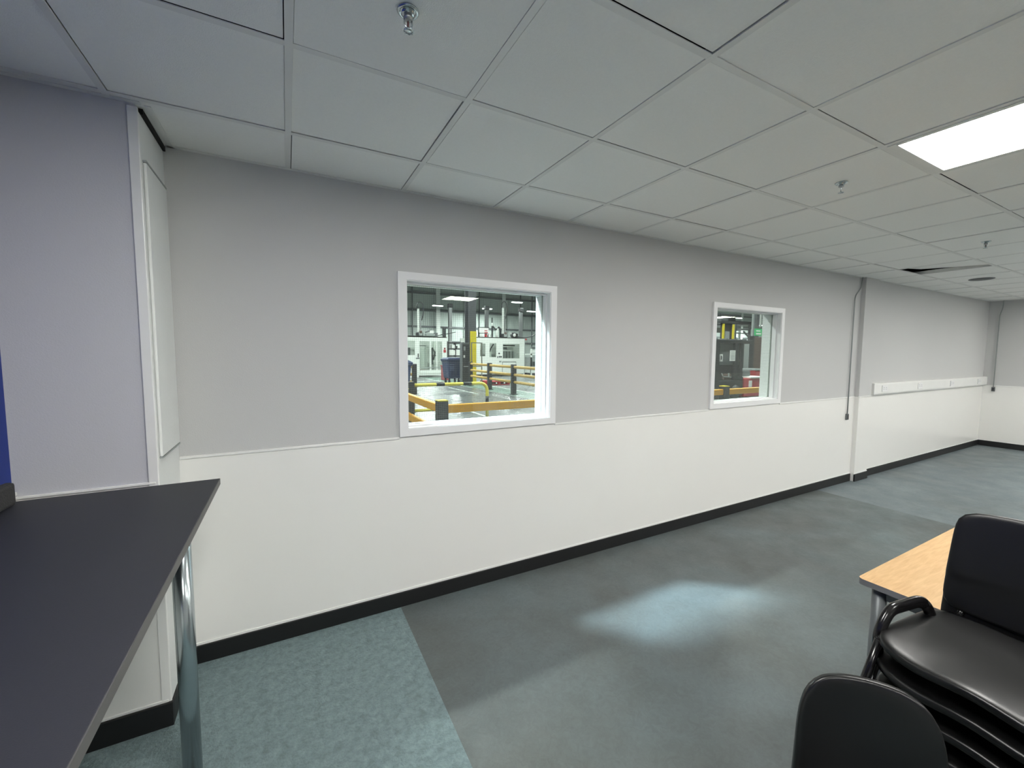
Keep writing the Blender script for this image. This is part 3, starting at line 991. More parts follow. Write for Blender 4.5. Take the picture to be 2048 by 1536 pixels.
# ---------------- amber low barrier parallel to the wall
BYY = 6.45
def barrier_post(x, y, label, first=None):
    if first: return copy_tree(first, (x, y, 0), 0, label)
    r = empty('barrier_post', (x, y, 0), 0, label, 'barrier post', 'dark posts of the amber barrier')
    b = MB(); b.box(-0.085, 0.085, 0, 0.17, 0, 0.81, M['m_dark'], 0.006)
    b.box(-0.12, 0.12, -0.035, 0.205, 0, 0.015, M['m_dark'])
    b.build('post', r)
    b = MB(); b.box(-0.085, 0.085, 0, 0.17, 0.81, 0.826, M['yellow'], 0.004); b.build('cap', r)
    return r
bp0 = barrier_post(2.215, BYY, 'dark square corner post with a yellow cap where the two amber rails meet')
barrier_post(4.635, BYY, 'dark capped barrier post hidden behind the right jamb of the first window', bp0)
barrier_post(7.055, BYY, 'dark capped barrier post between the two window views', bp0)
barrier_post(9.475, BYY, 'dark barrier post with a yellow cap in front of the lift truck', bp0)
barrier_post(11.895, BYY, 'dark capped barrier post right of the second window view', bp0)
barrier_post(2.215, 8.95, 'dark capped barrier post at the far end of the receding amber rails', bp0)
def beam(p0, p1, label, z, vert=0.14):
    b = MB()
    x0, y0 = p0; x1, y1 = p1
    b.box(min(x0, x1), max(x0, x1), min(y0, y1), max(y0, y1), z - vert / 2, z + vert / 2, M['orange'], 0.018)
    return tag(b.build('barrier_rail'), label, 'barrier rail', 'amber barrier rails')
xs = [2.30, 4.55, 4.72, 6.97, 7.14, 9.39, 9.56, 11.81]
lb4 = ['right of the corner post in the first window', 'just past the first window', 'at the left of the second window, left of the capped post', 'at the right of the second window, right of the capped post']
for k in range(4):
    beam((xs[2 * k], BYY + 0.04), (xs[2 * k + 1], BYY + 0.13), 'amber barrier rail ' + lb4[k], 0.675)
beam((2.17, BYY + 0.17), (2.26, 8.95), 'upper amber barrier rail receding left of the corner post', 0.675)
beam((2.17, BYY + 0.17), (2.26, 8.95), 'lower amber barrier rail receding left of the corner post', 0.265)

# ---------------- yellow and black hoop rail
r = empty('hoop_barrier', (2.5, 9.3, 0), 0, 'yellow tubular hoop barrier with black bands bending down to the floor', 'barrier')
def HP(x, z): return (x - 2.5, 0, z)
b = MB()
b.tube([HP(2.50, 0.86)] + rounded([HP(2.60, 0.86), HP(4.32, 0.86), HP(4.32, 0.0)], 0.22, 8)[0:], 0.040, M['tube_yellow'], 14)
b.build('top_rail', r)
b = MB(); b.cyl(HP(2.5, 0.28), HP(4.28, 0.28), 0.036, M['tube_yellow'], 14); b.build('lower_rail', r)
for (a, c) in ((3.02, 3.22), (3.68, 3.90)):
    b = MB(); b.cyl(HP(a, 0.86), HP(c, 0.86), 0.0415, M['m_dark'], 14); b.build('black_band', r)
b = MB(); b.cyl(HP(4.32, 0.34), HP(4.32, 0.54), 0.0415, M['m_dark'], 14); b.build('black_band', r)
b = MB(); b.cyl(HP(2.92, 0.28), HP(3.12, 0.28), 0.0375, M['m_dark'], 14); b.build('black_band', r)
b = MB(); b.box(-0.17, 0.0, -0.06, 0.06, 0, 0.94, M['m_dark'], 0.004); b.build('post', r)
b = MB(); b.box(4.22 - 2.5, 4.42 - 2.5, -0.1, 0.1, 0, 0.012, M['m_dark']); b.build('base_plate', r)

# ---------------- post and three rail pedestrian barrier
def ppost(x, y, label, first=None):
    if first:
        c = first.copy(); COL.objects.link(c); c.location = (x, y, 0); c['label'] = label; return c
    b = MB(); b.box(-0.08, 0.08, -0.098, 0.098, 0, 1.16, M['m_dark'], 0.015)
    b.box(-0.12, 0.12, -0.14, 0.14, 0, 0.02, M['m_dark'])
    o = tag(b.build('guard_post'), label, 'barrier post', 'dark posts of the three rail barrier'); o.location = (x, y, 0)
    return o
p0_ = ppost(7.66, 14.08, 'thick dark post of the three rail barrier, nearest one seen in the first window')
ppost(7.74, 16.42, 'dark post of the three rail barrier, second one away from the window', p0_)
ppost(7.58, 11.75, 'dark post of the three rail barrier hidden by the right window jamb', p0_)
ppost(7.82, 18.75, 'dark post of the three rail barrier beside the dark column', p0_)
ppost(4.27, 15.80, 'dark post of the three rail barrier beside the left blue bin', p0_)
ppost(1.90, 15.95, 'dark post of the three rail barrier left of the blue bin', p0_)
def prail(p, q, z, label):
    b = MB(); b.cyl((p[0], p[1], z), (q[0], q[1], z), 0.055, M['tan'], 14)
    tag(b.build('guard_rail'), label, 'barrier rail', 'ochre rails of the three rail barrier')
segs = [((7.59, 11.85), (7.655, 13.98), 'between the hidden post and the thick dark post'), ((7.665, 14.18), (7.735, 16.32), 'between the two visible posts'),
        ((7.745, 16.52), (7.815, 18.65), 'running on beside the dark column'), ((4.17, 15.80), (2.0, 15.95), 'left of the dark post by the blue bin')]
for p, q, lb in segs:
    for z, zn in ((1.06, 'top'), (0.76, 'middle'), (0.48, 'bottom')):
        prail(p, q, z, '%s ochre rail %s' % (zn, lb))

# ---------------- bins
def bin_(loc, rz, label, first=None):
    if first: return copy_tree(first, loc, rz, label)
    r = empty('wheelie_bin', loc, rz, label, 'bin', 'blue wheeled bins')
    b = MB()
    vs = []
    for (z, hx, hy) in ((0.26, 0.33, 0.30), (0.34, 0.36, 0.33), (1.12, 0.42, 0.40), (1.16, 0.46, 0.44), (1.20, 0.46, 0.44)):
        vs += [(x, y, z) for x, y in roundrect(hx, hy, 0.07, 3)]
    n = 16
    fs = [tuple(range(n))[::-1], tuple(4 * n + k for k in range(n))]
    for i in range(4):
        for k in range(n): fs.append((i * n + k, i * n + (k + 1) % n, (i + 1) * n + (k + 1) % n, (i + 1) * n + k))
    b.faces(vs, fs, M['blue_bin'])
    for x in (-0.25, -0.08, 0.08, 0.25): b.box(x - 0.015, x + 0.015, -0.405, -0.34, 0.4, 1.05, M['blue_bin'])
    b.build('body', r)
    b = MB()
    vs = []
    for (z, hx, hy) in ((1.20, 0.47, 0.45), (1.25, 0.48, 0.46), (1.33, 0.36, 0.35), (1.345, 0.18, 0.18)):
        vs += [(x, y, z) for x, y in roundrect(hx, hy, 0.08, 3)]
    fs = [tuple(range(n))[::-1], tuple(3 * n + k for k in range(n))]
    for i in range(3):
        for k in range(n): fs.append((i * n + k, i * n + (k + 1) % n, (i + 1) * n + (k + 1) % n, (i + 1) * n + k))
    b.faces(vs, fs, M['blue_bin']); b.build('lid', r)
    for z in (0.98, 0.86, 0.78, 0.70):
        b = MB(); b.box(-0.34, -0.08, -0.412, -0.40, z - 0.012, z + 0.012, M['blue_light']); b.build('stripe', r)
    for sx in (-0.27, 0.27):
        for sy in (-0.22, 0.22):
            b = MB(); b.cyl((sx - 0.025, sy, 0.10), (sx + 0.025, sy, 0.10), 0.10, M['m_dark'], 14)
            b.box(sx - 0.04, sx + 0.04, sy - 0.03, sy + 0.03, 0.17, 0.28, M['m_dark']); b.build('wheel', r)
    return r
bn = bin_((7.60, 20.72, 0), 0.12, 'blue wheeled bin with a domed lid beside the dark column')
bin_((3.33, 14.6, 0), 0.0, 'blue wheeled bin cut off by the left edge of the first window', bn)
b = MB(); b.box(7.92, 8.25, 22.9, 23.5, 0.0, 0.80, M['red_dull'], 0.02)
b.box(7.89, 8.28, 22.87, 23.53, 0.80, 0.86, M['red_dull'], 0.01)
tag(b.build('red_bin'), 'dull red bin standing behind the blue wheeled bin', 'bin')

# ---------------- dark building column with yellow guard
r = empty('steel_column', (8.3, 19.9, 0), 0, 'dark grey steel column with a yellow lower guard', 'column')
b = MB()
b.box(-0.18, 0.22, -0.20, -0.16, 0, 12, M['steel_dark']); b.box(-0.18, 0.22, 0.28, 0.32, 0, 12, M['steel_dark']); b.box(0.0, 0.04, -0.16, 0.28, 0, 12, M['steel_dark'])
b.build('shaft', r)
b = MB(); b.box(-0.10, 0.23, -0.235, -0.20, 0, 2.68, M['yellow'], 0.006); b.build('yellow_guard', r)
r = empty('control_cabinet', (7.76, 19.35, 0), 0, 'tall dark grey control cabinet in front of the steel column', 'cabinet')
b = MB(); b.box(-0.2, 0.2, -0.15, 0.15, 0.0, 2.08, M['m_mid'], 0.01); b.build('body', r)
b = MB(); b.box(-0.17, 0.17, -0.162, -0.15, 0.1, 2.0, M['m_dark'], 0.004); dr = b.build('door', r)
b = MB(); b.box(-0.12, -0.03, -0.168, -0.162, 1.70, 1.90, M['m_grey']); b.build('display', dr)
b = MB(); b.box(-0.13, -0.05, -0.168, -0.162, 1.35, 1.48, M['paper']); b.build('notice', dr)
r = empty('safety_barrier', (8.25, 19.05, 0), 0, 'silver guard frame standing round the column foot', 'guard')
for x in (-0.25, 0.30):
    b = MB(); b.box(x - 0.02, x + 0.02, -0.02, 0.02, 0, 2.1, M['steel']); b.build('post', r)
b = MB(); b.box(-0.66, 0.30, -0.015, 0.015, 0.90, 0.95, M['steel']); b.build('rail', r)
b = MB(); b.box(-0.25, 0.30, -0.015, 0.015, 2.06, 2.10, M['steel']); b.build('top_rail', r)

# ---------------- left machine enclosure
def opening_panel(b, x0, x1, z0, z1, ops, y0, y1, m):
    """wall in the XZ plane with rectangular openings, split in vertical strips"""
    xs_ = sorted(set([x0, x1] + [o[0] for o in ops] + [o[1] for o in ops]))
    for a, c in zip(xs_[:-1], xs_[1:]):
        oo = sorted([o for o in ops if o[0] <= a + 1e-6 and o[1] >= c - 1e-6], key=lambda o: o[2])
        z = z0
        for o in oo:
            if o[2] > z: b.box(a, c, y0, y1, z, o[2], m)
            z = o[3]
        if z < z1: b.box(a, c, y0, y1, z, z1, m)
r = empty('machine_enclosure', (6.6, 26.3, 0), 0, 'white machine enclosure with large glazed doors at the left of the first window', 'machine')
b = MB()
opening_panel(b, -3.6, 2.70, 0.12, 2.62, [(-2.9, -1.6, 1.4, 2.35), (-0.45, 0.58, 1.42, 2.34), (0.86, 2.36, 0.24, 2.32)], 0.0, 0.06, M['machine'])
b.box(-3.6, 2.70, 0.0, 0.2, 2.56, 2.62, M['machine'])
b.box(2.64, 2.70, 0.06, 2.6, 0.12, 2.56, M['machine'])
b.box(-3.6, 2.70, 2.55, 2.6, 0.12, 2.56, M['machine'])
b.box(-3.6, 0.80, -0.02, 0.06, 0.0, 0.12, M['machine'])
b.build('housing', r)
b = MB(); b.box(-0.45, 0.58, 0.02, 0.03, 1.42, 2.34, M['guard_glass']); b.build('side_window', r)
b = MB(); b.box(-2.9, -1.6, 0.02, 0.03, 1.4, 2.35, M['guard_glass']); b.build('side_window', r)
b = MB()
b.box(0.86, 2.36, 0.02, 0.03, 0.24, 2.32, M['guard_glass'])
dd = b.build('glazed_door', r)
b = MB()
for x in (1.55, 1.60, 2.0): b.box(x - 0.03, x + 0.03, -0.01, 0.05, 0.24, 2.32, M['machine'])
b.box(0.86, 2.36, -0.01, 0.05, 0.60, 0.64, M['m_grey'])
b.box(0.86, 2.36, -0.03, 0.05, 0.24, 0.46, M['machine'])
b.build('door_frame', dd)
b = MB()
b.box(0.95, 1.5, 0.5, 1.5, 0.5, 1.9, M['machine']); b.box(1.70, 1.76, 0.5, 0.6, 0.3, 2.3, M['m_dark']); b.box(1.82, 1.98, 0.7, 0.9, 0.8, 1.9, M['m_mid'])
b.box(1.70, 2.2, 0.5, 0.6, 1.35, 1.42, M['m_dark']); b.box(-0.3, 0.5, 0.9, 1.6, 0.3, 1.9, M['m_mid']); b.box(0.9, 2.3, 0.4, 2.2, 0.25, 0.34, M['m_dark'])
b.tube([(1.9, 0.7, 1.9), (2.1, 0.7, 1.6), (2.0, 0.7, 1.1)], 0.06, M['m_mid'], 8)
b.box(1.0, 1.4, 0.4, 0.5, 2.0, 2.06, M['m_grey'])
b.build('inner_mechanism', r)
b = MB(); b.box(0.74, 0.80, -0.03, 0.0, 1.28, 1.52, M['m_dark'], 0.004); b.box(0.62, 0.84, -0.04, 0.0, 1.20, 1.25, M['m_mid']); b.build('door_handle', r)
b = MB(); b.box(2.46, 2.62, -0.012, 0.0, 1.60, 1.78, M['red']); b.cyl((2.54, -0.012, 1.86), (2.54, -0.002, 1.86), 0.06, M['red_dull'], 14); b.build('red_sign', r)

def gantry(name_lbl, x, y, zb, zt, first=None, side=1):
    r = empty('transfer_robot', (x, y, zb), 0, name_lbl, 'robot', 'robot masts on the machine enclosures')
    b = MB(); b.box(-0.13, -0.03, -0.05, 0.05, 0, zt - zb, M['machine']); b.box(0.02, 0.09, -0.04, 0.04, 0, zt - zb - 0.55, M['steel']); b.build('mast', r)
    b = MB()
    z = zt - zb
    b.tube(arc((-0.17, 0, z), (-0.17, 0, z + 0.50), (0.07, 0, z + 0.42), 6)[:-1] + arc((0.07, 0, z + 0.42), (0.30, 0, z + 0.36), (0.26, 0, z - 0.2), 6) + [(0.22, 0, z - 0.45), (0.14, 0, z - 0.75)], 0.035, M['m_dark'], 8)
    b.build('hose', r)
    b = MB(); b.box(-0.22, 0.18, -0.2, 0.2, 0, 0.28, M['m_dark'], 0.03); b.box(-0.10, 0.12, -0.26, -0.2, 0.05, 0.42, M['m_grey'], 0.02)
    b.cyl((0.0, -0.28, 0.30), (0.0, -0.15, 0.30), 0.09, M['brown'], 12)
    b.build('drive_head', r)
    return r
gantry('white robot mast with a looped black hose on the left machine', 7.68, 27.0, 2.62, 4.43)
r = empty('handling_robot', (9.28, 26.8, 2.62), 0, 'black handling arm at the right corner of the left machine', 'robot')
b = MB(); b.box(-0.10, 0.10, -0.1, 0.1, 0, 0.60, M['m_dark'], 0.02); b.build('column', r)
b = MB(); b.box(-0.15, 0.20, -0.07, 0.07, 0.60, 0.66, M['m_dark']); b.box(0.1, 0.62, -0.03, 0.03, 0.56, 0.62, M['m_mid']); b.build('arm', r)
b = MB(); b.tube([(-3.0, 0, 0), (-0.9, 0.1, 0.02), (0.3, 0.1, 0.0), (1.0, 0.2, 0.12), (2.2, 0.3, 0.36)], 0.03, M['m_dark'], 6)
o = tag(b.build('power_cable'), 'long black cable sagging along the top of the left machine', 'cable'); o.location = (8.2, 27.3, 2.652)
r = empty('air_unit', (8.35, 27.0, 2.62), 0, 'grey pipework unit on the roof of the left machine', 'machinery')
b = MB(); b.box(-0.3, 0.3, -0.2, 0.2, 0.05, 0.22, M['m_grey'], 0.02); b.build('body', r)
b = MB(); b.cyl((-0.3, 0, 0.3), (0.1, 0, 0.42), 0.05, M['m_mid'], 10); b.box(0.0, 0.28, -0.05, 0.05, 0.25, 0.42, M['paper']); b.build('valve', r)
b = MB(); b.box(0.30, 0.5, -0.2, 0.2, 0.0, 0.28, M['m_mid'], 0.01); b.build('motor', r)

# tall ventilation ducts
dk = None
for x, y, z0, z1, lb in ((10.86, 30.0, 0, 5.0, 'square silver duct behind the left machine, left of the dark column'), (13.88, 30.0, 0, 4.7, 'square silver duct right of the dark column'),
                  (16.95, 30.0, 0, 4.95, 'square silver duct near the right jamb of the first window')):
    if dk is None:
        dk = empty('ventilation_duct', (x, y, 0), 0, lb, 'duct', 'square silver ducts')
        b = MB(); b.box(-0.12, 0.12, -0.12, 0.12, 0, 4.95, M['steel']); b.build('riser', dk)
        b = MB(); b.box(-0.17, 0.17, -0.17, 0.17, 4.95, 5.25, M['m_dark'], 0.03); b.build('cowl', dk)
    else: copy_tree(dk, (x, y, 0), 0, lb)

# shelving between the machines
r = empty('parts_rack', (9.55, 27.0, 0), 0, 'dark framed parts rack between the two machines', 'rack')
b = MB()
for z in (2.25, 1.85, 1.36, 0.7): b.box(0, 1.15, -0.2, 0.2, z - 0.04, z + 0.04, M['m_dark'])
for x in (0.0, 0.55, 1.15): b.box(x - 0.03, x + 0.03, -0.2, 0.2, 0, 2.3, M['m_dark'])
b.build('frame', r)
b = MB(); b.box(0.3, 0.5, -0.15, 0.15, 1.89, 2.12, M['machine']); b.box(0.7, 0.95, -0.15, 0.15, 1.89, 2.06, M['machine']); b.box(0.1, 1.1, -0.15, 0.15, 1.44, 1.76, M['machine']); b.build('white_parts', r)
b = MB(); b.box(0.0, 1.15, -0.18, 0.18, 0.0, 1.30, M['m_grey'], 0.01); b.build('lower_cabinet', r)

# ---------------- right machine enclosure
r = empty('machine_enclosure', (11.0, 25.7, 0), 0, 'white machine enclosure with a windowed door right of the dark column', 'machine')
b = MB()
opening_panel(b, 0.0, 3.86, 0.14, 2.66, [(0.42, 0.80, 1.36, 2.22), (1.12, 1.62, 1.30, 2.25), (2.13, 3.45, 1.22, 2.22)], 0.0, 0.06, M['machine'])
b.box(0, 3.86, 0.0, 0.3, 2.60, 2.66, M['machine']); b.box(0, 3.86, 0.3, 0.9, 2.62, 2.66, M['m_mid']); b.box(0, 0.06, 0.06, 2.6, 0.14, 2.6, M['machine']); b.box(3.80, 3.86, 0.06, 2.6, 0.14, 2.6, M['machine'])
b.box(0, 3.86, 2.54, 2.6, 0.14, 2.6, M['machine'])
b.build('housing', r)
b = MB(); b.box(0.05, 3.8, 0.05, 2.5, 0, 0.14, M['m_dark']); b.build('plinth', r)
for (x0, x1, z0, z1) in ((0.42, 0.80, 1.36, 2.22), (1.12, 1.62, 1.30, 2.25), (2.13, 3.45, 1.22, 2.22)):
    b = MB(); b.box(x0, x1, 0.02, 0.03, z0, z1, M['guard_glass']); b.build('side_window', r)
b = MB()
b.box(2.2, 3.3, 0.5, 0.9, 1.2, 1.72, M['m_grey'])
for x in (2.42, 2.66, 2.90, 3.14): b.box(x - 0.015, x + 0.015, 0.46, 0.5, 1.2, 1.72, M['m_dark'])
b.box(2.15, 3.4, 0.6, 0.7, 2.08, 2.16, M['m_dark']); b.box(2.2, 2.7, 0.5, 0.8, 1.84, 2.0, M['m_mid']); b.box(2.75, 3.2, 0.5, 0.8, 1.80, 2.02, M['machine'])
b.box(1.2, 1.5, 0.5, 0.8, 0.9, 1.7, M['machine']); b.tube([(1.2, 0.4, 1.5), (1.4, 0.4, 1.9), (1.6, 0.4, 2.2)], 0.05, M['m_dark'], 8)
b.box(0.45, 0.75, 0.5, 0.8, 0.9, 1.8, M['m_grey'])
b.build('inner_mechanism', r)
b = MB()
for (a0, a1, c0, c1) in ((2.08, 2.10, 0.05, 0.98), (3.15, 3.17, 0.05, 0.98), (2.08, 3.17, 0.96, 0.99)):
    b.box(a0, a1, -0.015, 0.0, c0, c1, M['m_dark'])
b.build('hatch_frame', r)
b = MB(); b.cyl((1.83, -0.03, 1.56), (1.83, 0, 1.56), 0.055, M['m_dark'], 14); b.box(1.68, 1.76, -0.02, 0.0, 1.25, 1.37, M['m_mid']); b.box(1.80, 2.05, -0.02, 0.0, 1.28, 1.38, M['m_mid']); b.box(1.84, 2.0, -0.02, 0.0, 0.95, 1.05, M['m_grey']); b.build('control_buttons', r)
b = MB(); b.box(3.835, 3.875, -0.02, 0.0, 0.14, 2.66, M['m_grey']); b.build('corner_strip', r)
b = MB(); b.box(3.90, 4.06, 0.05, 0.1, 2.50, 2.62, M['red']); b.build('red_tag', r)
gantry('white robot mast with a looped black hose on the right machine', 13.50, 26.3, 2.66, 4.75)
r = empty('machine_screen', (11.9, 26.2, 2.66), 0, 'white framed panel with red markings on the roof of the right machine', 'panel')
b = MB(); b.box(-0.36, 0.36, -0.03, 0.03, 0.30, 0.64, M['paper'], 0.01); b.build('screen', r)
b = MB(); b.box(-0.40, -0.36, -0.04, 0.04, 0, 0.68, M['m_dark']); b.box(-0.40, 0.40, -0.04, 0.04, 0.64, 0.68, M['m_dark']); b.box(-0.40, 0.1, -0.04, 0.04, 0.25, 0.29, M['m_dark']); b.build('frame', r)
b = MB(); b.box(0.05, 0.25, -0.05, -0.03, 0.42, 0.47, M['red']); b.box(0.05, 0.28, -0.05, -0.03, 0.28, 0.34, M['red']); b.box(0.08, 0.26, -0.05, 0.03, 0.02, 0.20, M['red']); b.build('red_marking', r)
b = MB(); b.tube([(0.20, -0.02, 0.036), (0.32, -0.02, 0.28), (0.46, -0.02, 0.26), (0.58, -0.02, 0.036)], 0.035, M['machine'], 8); b.box(-0.3, 0.0, -0.04, 0.04, 0.03, 0.2, M['machine'], 0.02); b.build('bracket', r)
r = empty('robot_arm', (12.76, 26.2, 2.66), 0, 'black and white jointed robot arm on the roof of the right machine', 'robot')
b = MB(); b.box(-0.25, -0.17, -0.05, 0.05, 0, 0.78, M['m_dark']); b.box(-0.26, -0.20, -0.03, 0.03, 1.0, 1.35, M['m_dark']); b.cyl((-0.22, 0, 0.78), (-0.22, 0, 1.0), 0.04, M['machine'], 10); b.build('stand', r)
b = MB(); b.tube([(-0.18, 0, 0.78), (0.0, 0, 0.60), (0.15, 0, 0.55), (0.3, 0, 0.72), (0.42, 0, 0.55), (0.42, 0, 0.0)], [0.05, 0.05, 0.06, 0.07, 0.08, 0.08], M['m_dark'], 10); b.build('arm', r)
b = MB(); b.tube([(0.12, -0.06, 0.0), (0.12, -0.06, 0.40), (0.22, -0.06, 0.62)], [0.10, 0.08, 0.06], M['machine'], 10); b.build('wrist', r)
r = empty('blower_unit', (14.35, 26.4, 2.66), 0, 'small black and white blower on the roof of the right machine', 'machinery')
b = MB(); b.cyl((0, -0.15, 0.2), (0, 0.15, 0.2), 0.20, M['m_dark'], 16); b.box(0.02, 0.28, -0.15, 0.15, 0, 0.32, M['m_dark'], 0.02); b.build('casing', r)
b = MB(); b.cyl((-0.02, -0.17, 0.2), (-0.02, -0.15, 0.2), 0.12, M['paper'], 16); b.build('inlet', r)
b = MB(); b.tube([(0.2, 0, 0.1), (0.8, 0, 0.06), (1.4, 0, 0.12), (2.2, 0, 0.5)], 0.035, M['m_dark'], 8); b.build('hose', r)

# conveyor unit right of the right machine
r = empty('conveyor_unit', (14.98, 25.0, 0), 0, 'white conveyor unit beside the right machine at the window jamb', 'machine')
b = MB(); b.box(0, 1.6, 0, 1.0, 1.46, 1.56, M['machine']); b.box(0, 1.6, 0, 1.0, 0.62, 1.30, M['m_grey']); b.box(0, 1.6, -0.02, 1.0, 0.20, 0.50, M['machine']); b.build('body', r)
b = MB(); b.box(0.0, 0.08, 0, 0.1, 0.05, 2.0, M['machine']); b.box(0.9, 0.98, 0, 0.1, 0.5, 2.1, M['machine']); b.box(0, 1.6, -0.02, 0.1, 1.92, 1.98, M['m_dark']); b.build('frame', r)
b = MB(); b.box(0.1, 0.35, 0, 0.3, 1.60, 1.82, M['machine']); b.box(0.4, 0.8, 0, 0.3, 1.60, 1.74, M['m_mid']); b.box(0.1, 0.3, -0.03, 0.0, 0.70, 1.0, M['m_dark']); b.build('box', r)
b = MB(); b.box(0, 1.6, 0.05, 0.95, 0.0, 0.18, M['m_dark']); b.build('plinth', r)

# red pallet
r = empty('red_pallet', (9.25, 19.0, 0), 0.0, 'low red plastic pallet behind the three rail barrier', 'pallet')
b = MB()
b.box(-0.55, 0.65, -0.4, 0.6, 0.14, 0.19, M['red'], 0.008)
for x in (-0.55, 0.0, 0.53): b.box(x, x + 0.12, -0.4, 0.6, 0.02, 0.14, M['red'])
b.box(-0.55, 0.65, -0.4, -0.3, 0.0, 0.03, M['red']); b.box(-0.55, 0.65, 0.5, 0.6, 0.0, 0.03, M['red'])
b.build('deck', r)
for x in (-0.1, 0.35):
    b = MB(); b.cyl((x, -0.41, 0.09), (x, -0.36, 0.09), 0.035, M['paper'], 12); b.build('roller', r)

# ---------------- lift truck and stores in the second window
r = empty('lift_truck', (13.9, 9.5, 0), 0, 'dark lift truck with an overhead guard behind the amber barrier in the second window', 'lift truck')
b = MB()
b.box(-1.2, 0.95, 0.0, 1.5, 0.10, 0.66, M['m_dark'], 0.04); b.box(-1.2, -0.55, 0.1, 1.4, 0.66, 1.16, M['m_dark'], 0.05)
b.box(-0.6, 1.0, 0.14, 0.24, 0.66, 1.24, M['m_dark'], 0.03); b.box(0.55, 0.95, 0.0, 1.3, 0.66, 0.78, M['m_dark'], 0.03)
b.build('chassis', r)
b = MB(); b.box(-1.25, 1.45, 0.0, 1.5, 1.99, 2.12, M['m_dark'], 0.02)
for x in (-1.2, -0.65, -0.1, 0.45, 1.0): b.box(x, x + 0.05, 0.0, 1.5, 2.12, 2.16, M['m_mid'])
b.build('overhead_guard', r)
for (x0, x1) in ((-0.80, -0.45), (0.40, 0.58), (0.74, 0.88)):
    b = MB(); b.box(x0, x1, 0.0, 0.08, 0.66, 2.00, M['m_dark'], 0.01); b.build('pillar', r)
b = MB(); b.box(-0.45, 0.90, 0.10, 0.13, 1.22, 2.00, M['m_mid']); pn = b.build('back_panel', r)
b = MB(); b.box(-0.37, -0.17, 0.085, 0.099, 1.34, 1.60, M['paper']); nt_ = b.build('notice', pn)
b = MB(); b.tube([(-0.27, 0.0845, 1.40), (-0.27, 0.0845, 1.44), (-0.27, 0.0845, 1.50), (-0.27, 0.0845, 1.55)], [0.03, 0.045, 0.045, 0.03], M['ink'], 12, rx=0.002); b.build('printed_shape', nt_)
b = MB(); b.box(0.10, 0.40, -0.012, 0.0, 1.36, 1.74, M['paper']); nt_ = b.build('notice', pn)
b = MB()
for z in (1.70, 1.64, 1.58, 1.53, 1.47, 1.42): b.box(0.14, 0.36, -0.016, -0.0125, z - 0.006, z + 0.006, M['m_grey'])
b.build('printed_lines', nt_)
b = MB(); b.box(-0.12, 0.30, 0.04, 0.135, 0.68, 0.90, M['brown'], 0.03); b.tube(rounded([(-0.28, 0.02, 0.92), (-0.20, 0.02, 0.80), (0.26, 0.02, 0.77)], 0.05, 4), 0.018, M['m_grey'], 8); b.box(0.10, 0.15, 0.01, 0.04, 0.78, 0.92, M['m_grey']); b.build('seat', r)
b = MB()
b.box(0.10, 0.20, 0.30, 0.42, 2.14, 2.72, M['m_dark']); b.box(0.62, 0.74, 0.30, 0.42, 2.14, 2.72, M['m_dark'])
b.box(0.16, 0.66, 0.34, 0.40, 2.45, 2.72, M['m_dark']); b.box(0.30, 0.50, 0.32, 0.38, 2.14, 2.44, M['m_grey']); b.box(0.46, 0.62, 0.34, 0.38, 2.14, 2.46, M['m_dark'])
b.box(-0.25, 0.04, 0.36, 0.42, 2.38, 2.56, M['m_mid'])
b.box(-0.10, 0.92, 0.25, 0.55, 2.72, 2.80, M['m_dark'], 0.01); b.box(-0.10, 0.30, 0.25, 0.55, 2.80, 3.00, M['m_mid'], 0.02); b.box(0.30, 0.80, 0.3, 0.5, 2.80, 2.96, M['m_dark'], 0.02)
b.box(-0.20, 1.00, 0.22, 0.6, 2.98, 3.06, M['m_dark'], 0.01)
ms = b.build('mast', r)
for x in (0.03, 0.60):
    b = MB(); b.box(x, x + 0.09, 0.26, 0.30, 2.16, 2.70, M['yellow']); b.build('yellow_strip', ms)
for x in (-0.85, 0.5):
    b = MB(); b.cyl((x, -0.04, 0.24), (x, 0.16, 0.24), 0.24, M['m_dark'], 20); b.cyl((x, -0.05, 0.24), (x, -0.03, 0.24), 0.10, M['m_grey'], 14); b.build('wheel', r)
# raised steel platform behind the truck
r = empty('steel_platform', (24.0, 16.0, 0), 0, 'dark raised steel platform with a diagonal brace behind the lift truck', 'platform')
b = MB(); b.box(0.0, 1.55, 0, 2.0, 3.42, 3.62, M['m_dark']); b.box(0.0, 1.55, 0, 2.0, 3.10, 3.18, M['m_mid']); b.box(0.0, 1.55, 0.0, 0.1, 2.86, 2.92, M['m_mid']); b.build('deck', r)
b = MB()
for x in (0.0, 1.45): b.box(x, x + 0.1, 0, 0.12, 0, 3.42, M['m_mid'])
b.build('leg', r)
b = MB(); b.tube([(0.75, -0.04, 3.0), (1.45, -0.04, 2.55)], 0.05, M['m_mid'], 6); b.build('brace', r)
r = empty('building_column', (21.0, 12.95, 0), 0, 'dark steel building column behind the green exit sign', 'column')
b = MB(); b.box(-0.02, 0.20, -0.09, 0.09, 0, 12, M['steel_dark']); b.build('shaft', r)
b = MB(); b.box(0.20, 0.29, -0.16, -0.10, 3.0, 12, M['machine']); b.build('conduit', r)
b = MB(); b.box(-0.22, -0.12, -0.04, 0.04, 2.4, 12, M['m_grey']); b.build('side_post', r)
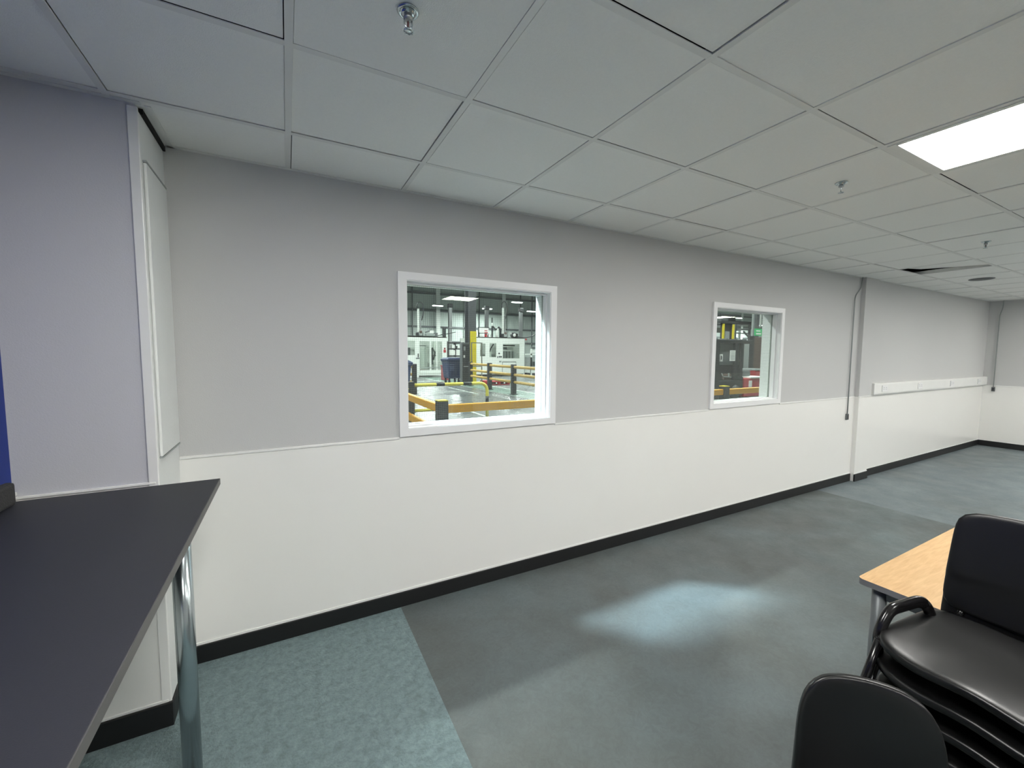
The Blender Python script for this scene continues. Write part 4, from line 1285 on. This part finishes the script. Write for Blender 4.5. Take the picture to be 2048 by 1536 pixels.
# exit sign
r = empty('exit_sign', (15.62, 9.5, 2.43), 0, 'small green hanging exit sign seen in the second window', 'sign')
b = MB(); b.box(-0.22, 0.22, -0.02, 0.02, -0.13, 0.13, M['green_sign'], 0.004); b.build('panel', r)
b = MB()
b.box(-0.16, 0.10, -0.026, -0.021, 0.03, 0.07, M['paper']); b.box(-0.16, 0.10, -0.026, -0.021, -0.08, -0.03, M['paper']); b.faces([(0.10, -0.024, -0.10), (0.10, -0.024, -0.01), (0.16, -0.024, -0.055)], [(0, 1, 2)], M['paper'])
b.build('arrow_marking', r)
b = MB(); b.cyl((-0.15, 0, 0.13), (-0.15, 0, 9.565), 0.008, M['m_grey'], 6); b.cyl((0.15, 0, 0.13), (0.15, 0, 9.565), 0.008, M['m_grey'], 6); b.build('hanger', r)
# red crates
rs = empty('red_crate', (15.55, 9.6, 0), 0, 'red crate with a pale label card, beside the lift truck', 'crate', 'red crates beside the lift truck')
b = MB(); b.box(-0.62, 0.62, -0.1, 1.0, 0.02, 0.70, M['red'], 0.02); b.build('body', rs)
b = MB(); b.box(-0.30, 0.65, -0.13, 1.03, 0.70, 0.76, M['machine'], 0.015); b.build('rim', rs)
b = MB(); b.box(-0.36, -0.18, -0.115, -0.1, 0.38, 0.62, M['paper']); b.build('label_card', rs)
b = MB(); b.box(-0.30, 0.20, 0.2, 0.7, 0.76, 0.96, M['m_mid'], 0.03); o = tag(b.build('grey_box'), 'dark grey box sitting on the labelled red crate', 'box'); o.location = (15.55, 9.6, 0)
for (x, lb) in ((17.75, 'red crate under the pale panel, behind the labelled crate'), (19.25, 'red crate at the right edge of the second window, behind the labelled crate')):
    r = empty('red_bin', (x, 11.4, 0), 0, lb, 'crate', 'red crates behind the labelled crate')
    b = MB(); b.box(-0.56, 0.56, 0.0, 0.9, 0.0, 0.87, M['red'], 0.02); b.build('body', r)
    b = MB(); b.box(-0.60, 0.60, -0.03, 0.93, 0.87, 0.94, M['m_grey'], 0.015); b.build('rim', r)
r = empty('store_partition', (17.8, 12.5, 0), 0, 'brown and dark partition with one pale panel behind the red crates', 'partition')
b = MB(); b.box(2.46, 6.0, 0, 0.1, 0, 2.45, M['brown'], 0.01); b.build('brown_panel', r)
b = MB(); b.box(2.10, 2.46, -0.02, 0.1, 0, 2.5, M['m_dark'], 0.01); b.box(0.9, 1.67, -0.02, 0.1, 0, 2.3, M['m_dark'], 0.01); b.build('dark_panel', r)
b = MB(); b.box(1.67, 2.10, 0.0, 0.1, 0, 2.25, M['m_grey'], 0.01); b.build('pale_panel', r)
